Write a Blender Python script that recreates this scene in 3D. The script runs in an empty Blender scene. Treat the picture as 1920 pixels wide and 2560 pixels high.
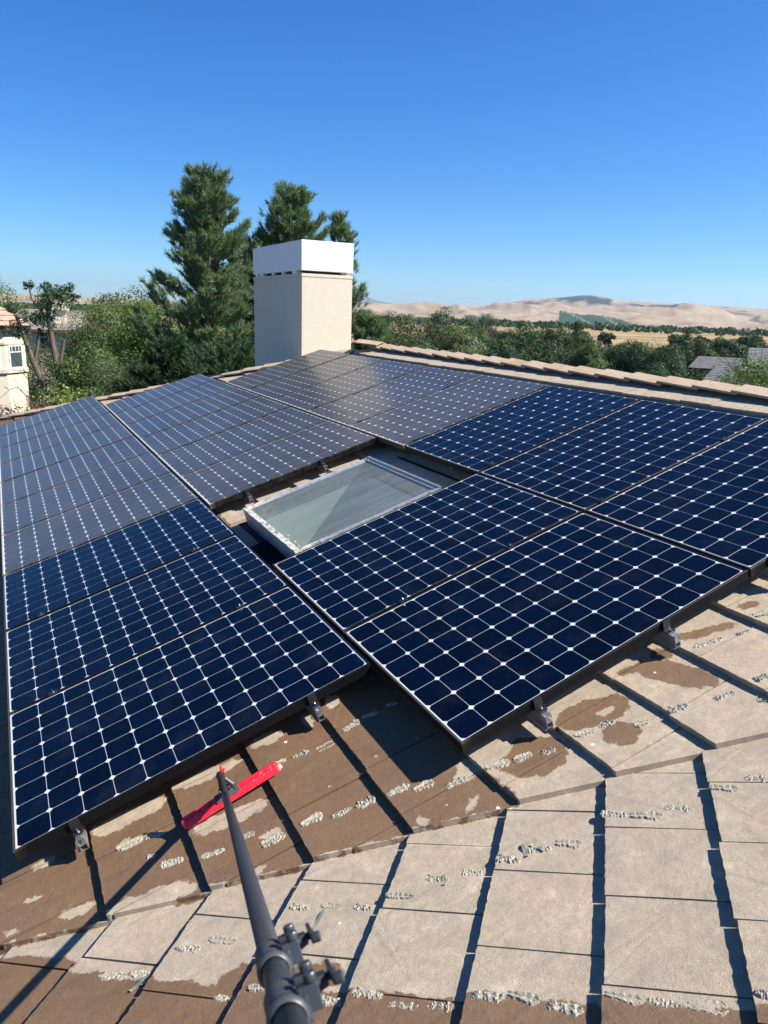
import bpy, bmesh, math, random
import numpy as np
from mathutils import Vector, Matrix

R = math.radians
random.seed(7)
rng = np.random.default_rng(7)
SCN = bpy.context.scene
COL = SCN.collection

# ------------------------------------------------------------------ camera
cam_data = bpy.data.cameras.new('camera')
cam = bpy.data.objects.new('camera', cam_data)
COL.objects.link(cam)
CAM = Vector((0.1299, -2.6169, 1.9946))
cx = Vector((0.88598, -0.46249, 0.03385))
cy = -Vector((-0.09432, -0.25120, -0.96333))
cz = -Vector((0.45403, 0.85030, -0.26618))
m = Matrix((cx, cy, cz)).transposed().to_4x4()
m.translation = CAM
cam.matrix_world = m
cam_data.sensor_fit = 'HORIZONTAL'
cam_data.sensor_width = 36.0
cam_data.lens = 36 * 1797.8 / 1920
cam_data.clip_start = 0.05
cam_data.clip_end = 60000
cam_data.dof.use_dof = True
cam_data.dof.focus_distance = 3.6
cam_data.dof.aperture_fstop = 11.0
SCN.camera = cam

# ------------------------------------------------------------------ sky, sun, exposure
SUN_AZ, SUN_EL = 124.0, 47.0            # azimuth from +Y towards +X
world = bpy.data.worlds.new('World')
SCN.world = world
world.use_nodes = True
wn = world.node_tree
wn.nodes.clear()
sky = wn.nodes.new('ShaderNodeTexSky')
sky.sky_type = 'NISHITA'
sky.sun_disc = False
sky.sun_elevation = R(SUN_EL)
sky.sun_rotation = R(SUN_AZ)
sky.altitude = 150
sky.air_density = 1.0
sky.dust_density = 0.0
sky.ozone_density = 5.0
bg = wn.nodes.new('ShaderNodeBackground')
bg.inputs['Strength'].default_value = 0.064
wo = wn.nodes.new('ShaderNodeOutputWorld')
hs = wn.nodes.new('ShaderNodeHueSaturation')
hs.inputs['Saturation'].default_value = 1.30
tint = wn.nodes.new('ShaderNodeVectorMath'); tint.operation = 'MULTIPLY'
tint.inputs[1].default_value = (0.66, 0.94, 1.20)
wn.links.new(sky.outputs[0], hs.inputs['Color'])
wn.links.new(hs.outputs[0], tint.inputs[0])
wn.links.new(tint.outputs[0], bg.inputs[0])
wn.links.new(bg.outputs[0], wo.inputs[0])
sd = bpy.data.lights.new('sun', 'SUN')
sd.energy = 5.0
sd.angle = R(0.53)
sd.color = (1.0, 0.955, 0.88)
sun = bpy.data.objects.new('sun', sd)
COL.objects.link(sun)
S3 = Vector((math.cos(R(SUN_EL)) * math.sin(R(SUN_AZ)), math.cos(R(SUN_EL)) * math.cos(R(SUN_AZ)), math.sin(R(SUN_EL))))
sun.rotation_euler = S3.to_track_quat('Z', 'Y').to_euler()
sun.location = S3 * 40
SCN.view_settings.view_transform = 'Standard'
SCN.view_settings.look = 'None'
SCN.view_settings.gamma = 1
SCN.view_settings.exposure = 1.05
SCN.view_settings.use_curve_mapping = False
SCN.render.engine = 'CYCLES'
SCN.cycles.max_bounces = 6
SCN.cycles.transparent_max_bounces = 12

# ------------------------------------------------------------------ frames of reference
SL = R(17.64)                            # 4:12 roof pitch
RAZ = R(44.8)                            # the near roof plane is turned by 45 degrees
MAIN = Matrix.Rotation(-SL, 4, 'Y')      # local x uphill, y along the courses, z out of the roof
C0 = Vector((1.229, -0.797, 0.244))      # a point of the valley
NEAR = Matrix.Translation(C0) @ Matrix.Rotation(-RAZ, 4, 'Z') @ Matrix.Rotation(-SL, 4, 'Y')
VAL_D = Vector((0.88725, -0.36494, 0)).normalized()
GROUND = -6.4


def polar(az, d, z=0.0):
    a = R(az)
    return Vector((CAM.x + d * math.sin(a), CAM.y + d * math.cos(a), z))


# ------------------------------------------------------------------ scene helpers
def tag(o, label=None, cat=None, group=None, kind=None):
    if label: o['label'] = label
    if cat: o['category'] = cat
    if group: o['group'] = group
    if kind: o['kind'] = kind
    return o


def empty(name, mat=None, label=None, cat=None, group=None, parent=None):
    o = bpy.data.objects.new(name, None)
    COL.objects.link(o)
    o.empty_display_size = 0.2
    if mat is not None:
        o.matrix_world = mat
    if parent: o.parent = parent
    return tag(o, label, cat, group)


def link(name, me, parent=None, mat=None):
    o = bpy.data.objects.new(name, me)
    COL.objects.link(o)
    if parent: o.parent = parent
    if mat is not None: o.matrix_local = mat
    return o


def mesh_from(name, verts, faces, mats, smooth=False, idx=None):
    me = bpy.data.meshes.new(name)
    me.from_pydata([tuple(v) for v in verts], [], faces)
    for mt in (mats if isinstance(mats, (list, tuple)) else [mats]):
        me.materials.append(mt)
    if idx is not None:
        me.polygons.foreach_set('material_index', idx)
    if smooth:
        me.polygons.foreach_set('use_smooth', [True] * len(me.polygons))
    me.update()
    return me


class MB:
    """collects shapes into one mesh"""
    def __init__(s):
        s.v, s.f, s.mi = [], [], []

    def add(s, vs, fs, mi=0):
        b = len(s.v)
        s.v += [Vector(v) for v in vs]
        s.f += [tuple(i + b for i in f) for f in fs]
        s.mi += [mi] * len(fs)
        return s

    def box(s, a, b, mi=0, mat=None):
        x0, y0, z0 = a; x1, y1, z1 = b
        vs = [Vector(p) for p in ((x0, y0, z0), (x1, y0, z0), (x1, y1, z0), (x0, y1, z0), (x0, y0, z1), (x1, y0, z1), (x1, y1, z1), (x0, y1, z1))]
        if mat is not None: vs = [mat @ v for v in vs]
        return s.add(vs, [(0, 3, 2, 1), (4, 5, 6, 7), (0, 1, 5, 4), (1, 2, 6, 5), (2, 3, 7, 6), (3, 0, 4, 7)], mi)

    def tube(s, p0, p1, r0, r1=None, n=16, caps=True, mi=0, rings=None):
        p0, p1 = Vector(p0), Vector(p1)
        r1 = r0 if r1 is None else r1
        ax = (p1 - p0).normalized()
        q = ax.orthogonal().normalized(); w = ax.cross(q)
        vs = []
        for p, r in ((p0, r0), (p1, r1)):
            for k in range(n):
                a = 2 * math.pi * k / n
                vs.append(p + (q * math.cos(a) + w * math.sin(a)) * r)
        fs = [(k, (k + 1) % n, n + (k + 1) % n, n + k) for k in range(n)]
        if caps: fs += [tuple(range(n - 1, -1, -1)), tuple(range(n, 2 * n))]
        return s.add(vs, fs, mi)

    def prism(s, poly, y0, y1, mi=0, mat=None):
        """polygon in x,z extruded along y"""
        n = len(poly)
        vs = [Vector((p[0], y0, p[1])) for p in poly] + [Vector((p[0], y1, p[1])) for p in poly]
        if mat is not None: vs = [mat @ v for v in vs]
        fs = [tuple(range(n)), tuple(range(2 * n - 1, n - 1, -1))]
        fs += [(k, n + k, n + (k + 1) % n, (k + 1) % n) for k in range(n)]
        return s.add(vs, fs, mi)

    def mesh(s, name, mats, smooth=False, bevel=0):
        me = mesh_from(name, s.v, s.f, mats, smooth, s.mi)
        bm = bmesh.new(); bm.from_mesh(me)
        bmesh.ops.recalc_face_normals(bm, faces=bm.faces)
        if bevel:
            bmesh.ops.bevel(bm, geom=[e for e in bm.edges if len(e.link_faces) == 2 and e.calc_face_angle(0) > 0.6], offset=bevel, segments=2, affect='EDGES', profile=0.6)
        bm.to_mesh(me); bm.free()
        return me

    def build(s, name, mats, parent=None, smooth=False, bevel=0, mat=None):
        return link(name, s.mesh(name, mats, smooth, bevel), parent, mat)


# ------------------------------------------------------------------ material helpers
def newmat(name):
    mt = bpy.data.materials.new(name)
    mt.use_nodes = True
    nt = mt.node_tree
    return mt, nt, nt.nodes['Principled BSDF']


def N(nt, typ, **kw):
    n = nt.nodes.new(typ)
    for k, v in kw.items():
        if k.startswith('i_'):
            key = k[2:]
            key = int(key) if key.isdigit() else key.replace('_', ' ')
            n.inputs[key].default_value = v
        else:
            setattr(n, k, v)
    return n


def noise(nt, vec, scale, detail=4, rough=0.55, dist=0.0):
    n = N(nt, 'ShaderNodeTexNoise', i_Scale=scale, i_Detail=detail, i_Roughness=rough, i_Distortion=dist)
    if vec is not None: nt.links.new(vec, n.inputs['Vector'])
    return n.outputs['Fac']


def mathn(nt, op, a, b=None, clamp=False):
    n = nt.nodes.new('ShaderNodeMath'); n.operation = op; n.use_clamp = clamp
    for i, v in enumerate((a, b)):
        if v is None: continue
        if isinstance(v, (int, float)): n.inputs[i].default_value = v
        else: nt.links.new(v, n.inputs[i])
    return n.outputs[0]


def maprange(nt, v, a, b, c=0.0, d=1.0):
    n = N(nt, 'ShaderNodeMapRange', i_1=a, i_2=b, i_3=c, i_4=d)
    nt.links.new(v, n.inputs[0])
    return n.outputs[0]


def mix(nt, fac, a, b, mode='MIX'):
    n = nt.nodes.new('ShaderNodeMix'); n.data_type = 'RGBA'; n.blend_type = mode
    for sock, v in ((n.inputs[0], fac), (n.inputs[6], a), (n.inputs[7], b)):
        if isinstance(v, (int, float)): sock.default_value = v
        elif isinstance(v, tuple): sock.default_value = (*v, 1)
        else: nt.links.new(v, sock)
    return n.outputs[2]


def bump(nt, h, strength, dist, normal=None):
    n = N(nt, 'ShaderNodeBump', i_Strength=strength, i_Distance=dist)
    nt.links.new(h, n.inputs['Height'])
    if normal is not None: nt.links.new(normal, n.inputs['Normal'])
    return n.outputs[0]


def position(nt):
    return nt.nodes.new('ShaderNodeNewGeometry').outputs['Position']


def simple(name, col, rough=0.6, metal=0.0, var=0.12, scale=8.0, bump_s=0.0, bump_d=0.002, coat=0.0, spec=0.5):
    mt, nt, b = newmat(name)
    tc = N(nt, 'ShaderNodeTexCoord').outputs['Object']
    n1 = noise(nt, tc, scale, 5)
    f = maprange(nt, n1, 0.3, 0.7, 1 - var, 1 + var)
    mul = N(nt, 'ShaderNodeVectorMath', operation='SCALE')
    mul.inputs[0].default_value = col
    nt.links.new(f, mul.inputs['Scale'])
    nt.links.new(mul.outputs[0], b.inputs['Base Color'])
    b.inputs['Roughness'].default_value = rough
    b.inputs['Metallic'].default_value = metal
    b.inputs['Coat Weight'].default_value = coat
    b.inputs['Specular IOR Level'].default_value = spec
    if bump_s:
        nt.links.new(bump(nt, noise(nt, tc, scale * 6, 6), bump_s, bump_d), b.inputs['Normal'])
    return mt


# ---- roof tile: worn concrete, dry pale and washed wet brown, the outline of the water as it lies on the roof
WET = [(2.066, -0.792, -0.206, 0.158, 0.08), (2.064, -0.949, -0.169, 0.07, 0.068), (2.443, -0.849, -1.154, 0.163, 0.075), (2.723, -0.748, -0.313, 0.142, 0.028), (2.971, -0.756, -0.064, 0.046, 0.03), (2.357, -0.722, -0.276, 0.084, 0.023), (1.76, -0.81, -0.303, 0.134, 0.106), (2.501, -0.722, -0.703, 0.04, 0.043), (0.604, -1.008, -0.778, 0.102, 0.061), (0.763, -1.127, -0.842, 0.078, 0.046), (0.011, -0.437, -0.651, 0.195, 0.061), (0.375, -0.86, -0.968, 0.051, 0.013), (0.531, -0.489, -0.429, 0.048, 0.034)]
DRY = [(1.012, 0.049, -0.138, 0.067, 0.038), (1.329, 0.068, -0.134, 0.036, 0.048), (1.202, 0.05, -0.057, 0.024, 0.055), (0.846, -0.279, -0.166, 0.06, 0.026), (1.481, -0.844, -2.617, 0.046, 0.012), (1.303, -0.8, -0.328, 0.018, 0.021), (1.618, -0.701, 0, 0.124, 0.052), (0.426, 0.038, -0.03, 0.156, 0.047), (0.746, 0.038, -0.095, 0.151, 0.036), (1.005, 0.055, 0.02, 0.071, 0.037), (0.758, -0.276, -0.093, 0.146, 0.04), (0.099, 0.034, -0.174, 0.043, 0.025), (0.734, -0.265, 3.015, 0.122, 0.042), (0.412, -0.44, -0.23, 0.174, 0.047), (0.192, -0.289, -0.14, 0.067, 0.026), (0.05, -0.123, -0.187, 0.028, 0.01), (-0.015, -0.236, -0.487, 0.029, 0.006), (1.744, -0.976, -0.018, 0.13, 0.057), (2.104, -0.817, -0.036, 0.042, 0.019), (1.671, -0.673, -0.217, 0.085, 0.06), (1.815, -0.687, -0.021, 0.041, 0.012), (0.402, -0.112, -0.079, 0.051, 0.022), (0.856, -0.447, -0.109, 0.038, 0.02), (0.743, -0.598, 0.475, 0.05, 0.022), (1.567, -0.663, 3.123, 0.037, 0.026)]


def tile_material():
    mt, nt, b = newmat('concrete_roof_tile')
    pos = position(nt)
    # ragged outline
    nd = N(nt, 'ShaderNodeTexNoise', i_Scale=15.0, i_Detail=9.0, i_Roughness=0.72)
    nt.links.new(pos, nd.inputs['Vector'])
    off = N(nt, 'ShaderNodeVectorMath', operation='MULTIPLY_ADD')
    nt.links.new(nd.outputs['Color'], off.inputs[0])
    off.inputs[1].default_value = (0.10, 0.10, 0)
    off.inputs[2].default_value = (-0.05, -0.05, 0)
    add = N(nt, 'ShaderNodeVectorMath', operation='ADD')
    nt.links.new(pos, add.inputs[0]); nt.links.new(off.outputs[0], add.inputs[1])
    sep = N(nt, 'ShaderNodeSeparateXYZ'); nt.links.new(add.outputs[0], sep.inputs[0])
    flat = N(nt, 'ShaderNodeCombineXYZ')
    nt.links.new(sep.outputs[0], flat.inputs[0]); nt.links.new(sep.outputs[1], flat.inputs[1])
    P = flat.outputs[0]

    def ellipses(lst):
        acc = None
        for (x, y, a, la, lb) in lst:
            mp = N(nt, 'ShaderNodeMapping', vector_type='TEXTURE')
            mp.inputs['Location'].default_value = (x, y, 0)
            mp.inputs['Rotation'].default_value = (0, 0, a)
            mp.inputs['Scale'].default_value = (max(la, 0.012), max(lb, 0.010), 1)
            nt.links.new(P, mp.inputs['Vector'])
            ln = N(nt, 'ShaderNodeVectorMath', operation='LENGTH')
            nt.links.new(mp.outputs[0], ln.inputs[0])
            v = mathn(nt, 'SUBTRACT', ln.outputs['Value'], 1.0)
            v = mathn(nt, 'MULTIPLY', v, min(la, lb))
            acc = v if acc is None else mathn(nt, 'MINIMUM', acc, v)
        return acc

    def half(nx, ny, c):
        # signed distance nx*X+ny*Y-c (negative inside)
        d = N(nt, 'ShaderNodeVectorMath', operation='DOT_PRODUCT')
        nt.links.new(P, d.inputs[0]); d.inputs[1].default_value = (nx, ny, 0)
        return mathn(nt, 'SUBTRACT', d.outputs['Value'], c)
    cdx, cdy = math.sin(RAZ), math.cos(RAZ)
    # main slope: everything low down is wet; far side of the valley
    vn = (0.3804, 0.9248)                       # plan normal of the valley, pointing to the main slope
    vc = vn[0] * C0.x + vn[1] * C0.y
    main_wet = mathn(nt, 'MAXIMUM', half(1, 0, 1.60), half(-vn[0], -vn[1], -vc))
    near_wet = mathn(nt, 'MAXIMUM', half(cdx, cdy, cdx * C0.x + cdy * C0.y - 0.615), half(-cdy, cdx, 9.0))
    upx, upy = math.cos(RAZ), -math.sin(RAZ)
    low = mathn(nt, 'MAXIMUM', half(cdx, cdy, cdx * C0.x + cdy * C0.y - 0.60), half(upx, upy, upx * C0.x + upy * C0.y - 0.62))
    wet = mathn(nt, 'MINIMUM', mathn(nt, 'MINIMUM', main_wet, near_wet), low)
    wet = mathn(nt, 'MINIMUM', wet, ellipses(WET))
    dry = ellipses(DRY)
    sd_ = mathn(nt, 'MAXIMUM', wet, mathn(nt, 'MULTIPLY', dry, -1.0))
    W = maprange(nt, sd_, 0.002, -0.002)
    # damp edge speckle
    sp = maprange(nt, noise(nt, pos, 150, 3, 0.6), 0.66, 0.7)
    near_edge = maprange(nt, mathn(nt, 'ABSOLUTE', sd_), 0.05, 0.0)
    W = mathn(nt, 'SUBTRACT', W, mathn(nt, 'MULTIPLY', mathn(nt, 'MULTIPLY', sp, near_edge), W), True)
    # colours
    n_big = noise(nt, pos, 3.5, 5, 0.6)
    n_mid = noise(nt, pos, 26, 5, 0.7)
    n_fin = noise(nt, pos, 330, 3, 0.75)
    n_sp = noise(nt, pos, 700, 2, 0.6)
    inf = nt.nodes.new('ShaderNodeObjectInfo').outputs['Random']
    c_dry = mix(nt, maprange(nt, n_big, 0.35, 0.65), (0.435, 0.355, 0.255), (0.41, 0.315, 0.225))
    c_dry = mix(nt, maprange(nt, n_mid, 0.40, 0.66, 0, 0.80), c_dry, (0.315, 0.262, 0.185))
    c_dry = mix(nt, maprange(nt, inf, 0, 1, 0, 0.50), c_dry, (0.34, 0.28, 0.22))
    c_pt = noise(nt, pos, 9.0, 6, 0.7)
    c_dry = mix(nt, maprange(nt, c_pt, 0.50, 0.66, 0, 0.65), c_dry, (0.275, 0.235, 0.18))
    c_dry = mix(nt, maprange(nt, c_pt, 0.44, 0.28, 0, 0.65), c_dry, (0.54, 0.46, 0.36))
    c_wet = mix(nt, maprange(nt, n_big, 0.3, 0.7), (0.178, 0.104, 0.052), (0.142, 0.080, 0.042))
    c_wet = mix(nt, maprange(nt, n_mid, 0.5, 0.8, 0, 0.5), c_wet, (0.21, 0.14, 0.085))
    col = mix(nt, W, c_dry, c_wet)
    # grit
    g = maprange(nt, n_fin, 0.3, 0.7, 0.68, 1.32)
    g2 = maprange(nt, n_sp, 0.3, 0.7, 0.80, 1.20)
    g = mathn(nt, 'MULTIPLY', g, g2)
    sc = N(nt, 'ShaderNodeVectorMath', operation='SCALE')
    nt.links.new(col, sc.inputs[0]); nt.links.new(g, sc.inputs['Scale'])
    col = sc.outputs[0]
    # streaks of grey dirt along the courses
    mp = N(nt, 'ShaderNodeMapping'); mp.inputs['Rotation'].default_value = (0, 0, RAZ * 0.5 + 0.4)
    mp.inputs['Scale'].default_value = (1.2, 9, 1)
    nt.links.new(pos, mp.inputs['Vector'])
    st = maprange(nt, noise(nt, mp.outputs[0], 3.0, 5, 0.6), 0.52, 0.72, 0, 0.55)
    col = mix(nt, st, col, mix(nt, W, (0.26, 0.22, 0.19), (0.09, 0.06, 0.045)))
    # yellow lichen at tile edges (object space: the butt and the long sides of each tile)
    oc = N(nt, 'ShaderNodeTexCoord').outputs['Object']
    so = N(nt, 'ShaderNodeSeparateXYZ'); nt.links.new(oc, so.inputs[0])
    ex = maprange(nt, so.outputs[0], 0.03, 0.0)
    ey = maprange(nt, mathn(nt, 'ABSOLUTE', mathn(nt, 'SUBTRACT', so.outputs[1], 0.147)), 0.12, 0.147)
    eg = mathn(nt, 'MAXIMUM', ex, mathn(nt, 'MULTIPLY', ey, 0.6))
    li = maprange(nt, noise(nt, pos, 60, 5, 0.7), 0.60, 0.66)
    li = mathn(nt, 'MULTIPLY', li, mathn(nt, 'MULTIPLY', eg, maprange(nt, noise(nt, pos, 3, 2), 0.45, 0.6)))
    col = mix(nt, mathn(nt, 'MULTIPLY', li, 0.7), col, (0.36, 0.25, 0.05))
    # the odd white dropping on the lower courses
    dr = N(nt, 'ShaderNodeTexVoronoi', i_Scale=9.0); nt.links.new(pos, dr.inputs['Vector'])
    spot = mathn(nt, 'MULTIPLY', maprange(nt, dr.outputs['Distance'], 0.075, 0.05), maprange(nt, noise(nt, pos, 1.6, 2), 0.56, 0.60))
    col = mix(nt, spot, col, (0.7, 0.68, 0.62))
    nt.links.new(col, b.inputs['Base Color'])
    nt.links.new(maprange(nt, W, 0, 1, 0.95, 0.62), b.inputs['Roughness'])
    nt.links.new(maprange(nt, W, 0, 1, 0.2, 0.45), b.inputs['Specular IOR Level'])
    h = mathn(nt, 'ADD', mathn(nt, 'MULTIPLY', n_fin, 0.5), mathn(nt, 'MULTIPLY', n_mid, 1.0))
    nt.links.new(bump(nt, h, 0.85, 0.005), b.inputs['Normal'])
    return mt


M_TILE = tile_material()


def lichen_cap():
    mt, nt, b = newmat('lichen_ridge_tile')
    pos = position(nt)
    inf = nt.nodes.new('ShaderNodeObjectInfo').outputs['Random']
    c = mix(nt, maprange(nt, noise(nt, pos, 5, 5), 0.35, 0.65), (0.44, 0.33, 0.22), (0.36, 0.245, 0.14))
    c = mix(nt, maprange(nt, noise(nt, pos, 40, 5, 0.7), 0.5, 0.7, 0, 0.8), c, (0.20, 0.15, 0.10))
    c = mix(nt, maprange(nt, noise(nt, pos, 11, 5, 0.7), 0.55, 0.68, 0, 0.7), c, (0.30, 0.20, 0.06))
    c = mix(nt, maprange(nt, inf, 0, 1, 0, 0.45), c, (0.42, 0.33, 0.25))
    nt.links.new(c, b.inputs['Base Color'])
    b.inputs['Roughness'].default_value = 0.9
    nt.links.new(bump(nt, noise(nt, pos, 120, 5), 0.5, 0.004), b.inputs['Normal'])
    return mt


M_CAP = lichen_cap()


def stucco(name, col, col2, s=1.0, relief=0.5, rough=0.9):
    mt, nt, b = newmat(name)
    pos = position(nt)
    mp = N(nt, 'ShaderNodeMapping'); mp.inputs['Scale'].default_value = (1.0, 1.0, 1.9)
    mp.inputs['Rotation'].default_value = (0.25, 0.5, 0)
    nt.links.new(pos, mp.inputs['Vector'])
    tr = noise(nt, mp.outputs[0], 7 * s, 5, 0.6, 1.6)
    fi = noise(nt, pos, 60 * s, 4, 0.6)
    c = mix(nt, maprange(nt, tr, 0.3, 0.7), col, col2)
    st = N(nt, 'ShaderNodeMapping'); st.inputs['Scale'].default_value = (9, 9, 0.5)
    nt.links.new(pos, st.inputs['Vector'])
    c = mix(nt, maprange(nt, noise(nt, st.outputs[0], 2, 4), 0.5, 0.8, 0, 0.35), c, tuple(v * 0.78 for v in col))
    nt.links.new(c, b.inputs['Base Color'])
    b.inputs['Roughness'].default_value = rough
    b.inputs['Specular IOR Level'].default_value = 0.2
    h = mathn(nt, 'ADD', tr, mathn(nt, 'MULTIPLY', fi, 0.12))
    nt.links.new(bump(nt, h, relief, 0.03), b.inputs['Normal'])
    return mt


M_STUCCO = stucco('cream_stucco', (0.66, 0.58, 0.455), (0.61, 0.53, 0.41), relief=0.14)
M_WHITE = stucco('white_cap_paint', (0.90, 0.87, 0.84), (0.86, 0.83, 0.80), relief=0.10)
M_HSTUCCO = stucco('neighbour_stucco', (0.68, 0.60, 0.47), (0.62, 0.54, 0.42), relief=0.1)


def cell_material(name, dusty, island=False):
    mt, nt, b = newmat(name)
    pos = position(nt)
    rnd = nt.nodes.new('ShaderNodeNewGeometry').outputs['Random Per Island'] if island else nt.nodes.new('ShaderNodeObjectInfo').outputs['Random']
    c = mix(nt, rnd, (0.0001, 0.0012, 0.0060), (0.0003, 0.0026, 0.0125))
    r = 0.03
    if dusty:
        d1 = noise(nt, pos, 1.3, 4)
        d2 = noise(nt, pos, 90, 4, 0.75)
        f = mathn(nt, 'MULTIPLY', maprange(nt, d1, 0.3, 0.7, 0.21, 0.32), maprange(nt, d2, 0.3, 0.7, 0.78, 1.22))
        c = mix(nt, f, c, (0.205, 0.19, 0.155))
        nt.links.new(maprange(nt, d2, 0.3, 0.7, 0.17, 0.30), b.inputs['Coat Roughness'])
        b.inputs['Coat Roughness'].default_value = 0.2
    else:
        d2 = noise(nt, pos, 5, 5, 0.7)
        f = maprange(nt, d2, 0.52, 0.85, 0.0, 0.10)
        c = mix(nt, f, c, (0.10, 0.10, 0.09))
        b.inputs['Coat Roughness'].default_value = 0.035
    nt.links.new(c, b.inputs['Base Color'])
    b.inputs['Roughness'].default_value = 0.5
    b.inputs['Specular IOR Level'].default_value = 0.2 if dusty else 0.03
    b.inputs['Coat Weight'].default_value = 0.55 if dusty else 0.75
    b.inputs['Coat IOR'].default_value = 1.50 if dusty else 1.30
    return mt


def sheet_material(name, dusty):
    mt, nt, b = newmat(name)
    pos = position(nt)
    if dusty:
        d2 = noise(nt, pos, 60, 4, 0.7)
        c = mix(nt, maprange(nt, d2, 0.3, 0.7, 0.02, 0.16), (0.80, 0.82, 0.83), (0.205, 0.19, 0.155))
        b.inputs['Coat Roughness'].default_value = 0.38
    else:
        c = mix(nt, noise(nt, pos, 8, 3), (0.62, 0.64, 0.66), (0.54, 0.55, 0.56))
        b.inputs['Coat Roughness'].default_value = 0.035
    nt.links.new(c, b.inputs['Base Color'])
    b.inputs['Coat Weight'].default_value = 1.0
    b.inputs['Coat IOR'].default_value = 1.45
    return mt


M_CELL = cell_material('clean_cell', False)
M_CELLD = cell_material('dusty_cell', True)
M_CELLDI = cell_material('dusty_cell_joined', True, True)
M_SHEET = sheet_material('clean_backsheet', False)
M_SHEETD = sheet_material('dusty_backsheet', True)


def frame_material(name, dusty):
    mt, nt, b = newmat(name)
    tc = N(nt, 'ShaderNodeTexCoord').outputs['Object']
    sep = N(nt, 'ShaderNodeSeparateXYZ'); nt.links.new(tc, sep.inputs[0])
    pos = position(nt)
    d = maprange(nt, noise(nt, pos, 14, 5, 0.7), 0.40, 0.72)
    # grit gathers on the low side
    low = maprange(nt, sep.outputs[0], 0.05, 0.0)
    top = maprange(nt, sep.outputs[2], -0.012, 0.0)
    f = mathn(nt, 'MULTIPLY', mathn(nt, 'ADD', mathn(nt, 'MULTIPLY', d, 0.22 if dusty else 0.0), mathn(nt, 'MULTIPLY', low, 0.75 if dusty else 0.12)), mathn(nt, 'ADD', top, 0.25), True)
    c = mix(nt, f, (0.006, 0.006, 0.007), (0.40, 0.34, 0.24))
    nt.links.new(c, b.inputs['Base Color'])
    b.inputs['Specular IOR Level'].default_value = 0.12
    b.inputs['Roughness'].default_value = 0.42
    return mt


M_FRAME = frame_material('black_anodised_frame', False)
M_FRAMED = frame_material('dusty_black_frame', True)
M_BLACK = simple('black_painted_clamp', (0.015, 0.015, 0.016), 0.4)
M_ALU = simple('mill_aluminium', (0.62, 0.63, 0.64), 0.34, 0.9, 0.1, 30, 0.1)
M_STEEL = simple('stainless_bolt', (0.55, 0.55, 0.56), 0.25, 1.0, 0.1, 30)


def skylight_frame_mat():
    mt, nt, b = newmat('weathered_aluminium')
    pos = position(nt)
    n = noise(nt, pos, 30, 6, 0.7)
    oc = N(nt, 'ShaderNodeTexCoord').outputs['Object']
    so = N(nt, 'ShaderNodeSeparateXYZ'); nt.links.new(oc, so.inputs[0])
    cor = mathn(nt, 'ADD', maprange(nt, so.outputs[0], 0.30, 0.02), 0.25, True)
    f = mathn(nt, 'MULTIPLY', maprange(nt, n, 0.42, 0.52), cor)
    c = mix(nt, f, (0.45, 0.47, 0.50), (0.58, 0.53, 0.42))
    nt.links.new(c, b.inputs['Base Color'])
    nt.links.new(maprange(nt, f, 0, 1, 0.75, 0.0), b.inputs['Metallic'])
    nt.links.new(maprange(nt, f, 0, 1, 0.36, 0.85), b.inputs['Roughness'])
    nt.links.new(bump(nt, n, 0.5, 0.004), b.inputs['Normal'])
    return mt


M_SKYF = skylight_frame_mat()


def glass_pane(name, dust_col, dust, rough=0.05):
    mt, nt, b = newmat(name)
    nt.nodes.remove(b)
    out = nt.nodes['Material Output']
    tr = N(nt, 'ShaderNodeBsdfTransparent'); tr.inputs[0].default_value = (0.82, 0.89, 0.85, 1)
    gl = N(nt, 'ShaderNodeBsdfGlossy', i_Roughness=rough)
    df = N(nt, 'ShaderNodeBsdfDiffuse')
    pos = position(nt)
    d = noise(nt, pos, 120, 5, 0.8)
    st = N(nt, 'ShaderNodeMapping'); st.inputs['Scale'].default_value = (0.7, 6, 1); st.inputs['Rotation'].default_value = (0, 0, 0.25)
    nt.links.new(pos, st.inputs['Vector'])
    sm = maprange(nt, noise(nt, st.outputs[0], 3, 5, 0.6), 0.35, 0.7, 0.75, 1.25)
    df.inputs[0].default_value = (*dust_col, 1)
    fr = N(nt, 'ShaderNodeFresnel', i_IOR=1.5)
    m1 = N(nt, 'ShaderNodeMixShader'); m2 = N(nt, 'ShaderNodeMixShader')
    nt.links.new(mathn(nt, 'MULTIPLY', maprange(nt, d, 0.3, 0.75, dust * 0.5, dust * 1.6), sm), m1.inputs[0])
    nt.links.new(tr.outputs[0], m1.inputs[1]); nt.links.new(df.outputs[0], m1.inputs[2])
    nt.links.new(mathn(nt, 'MULTIPLY', fr.outputs[0], .7), m2.inputs[0])
    nt.links.new(m1.outputs[0], m2.inputs[1]); nt.links.new(gl.outputs[0], m2.inputs[2])
    nt.links.new(m2.outputs[0], out.inputs[0])
    return mt


M_SKYGLASS = glass_pane('dusty_skylight_glass', (0.40, 0.42, 0.37), 0.24, 0.12)


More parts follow.
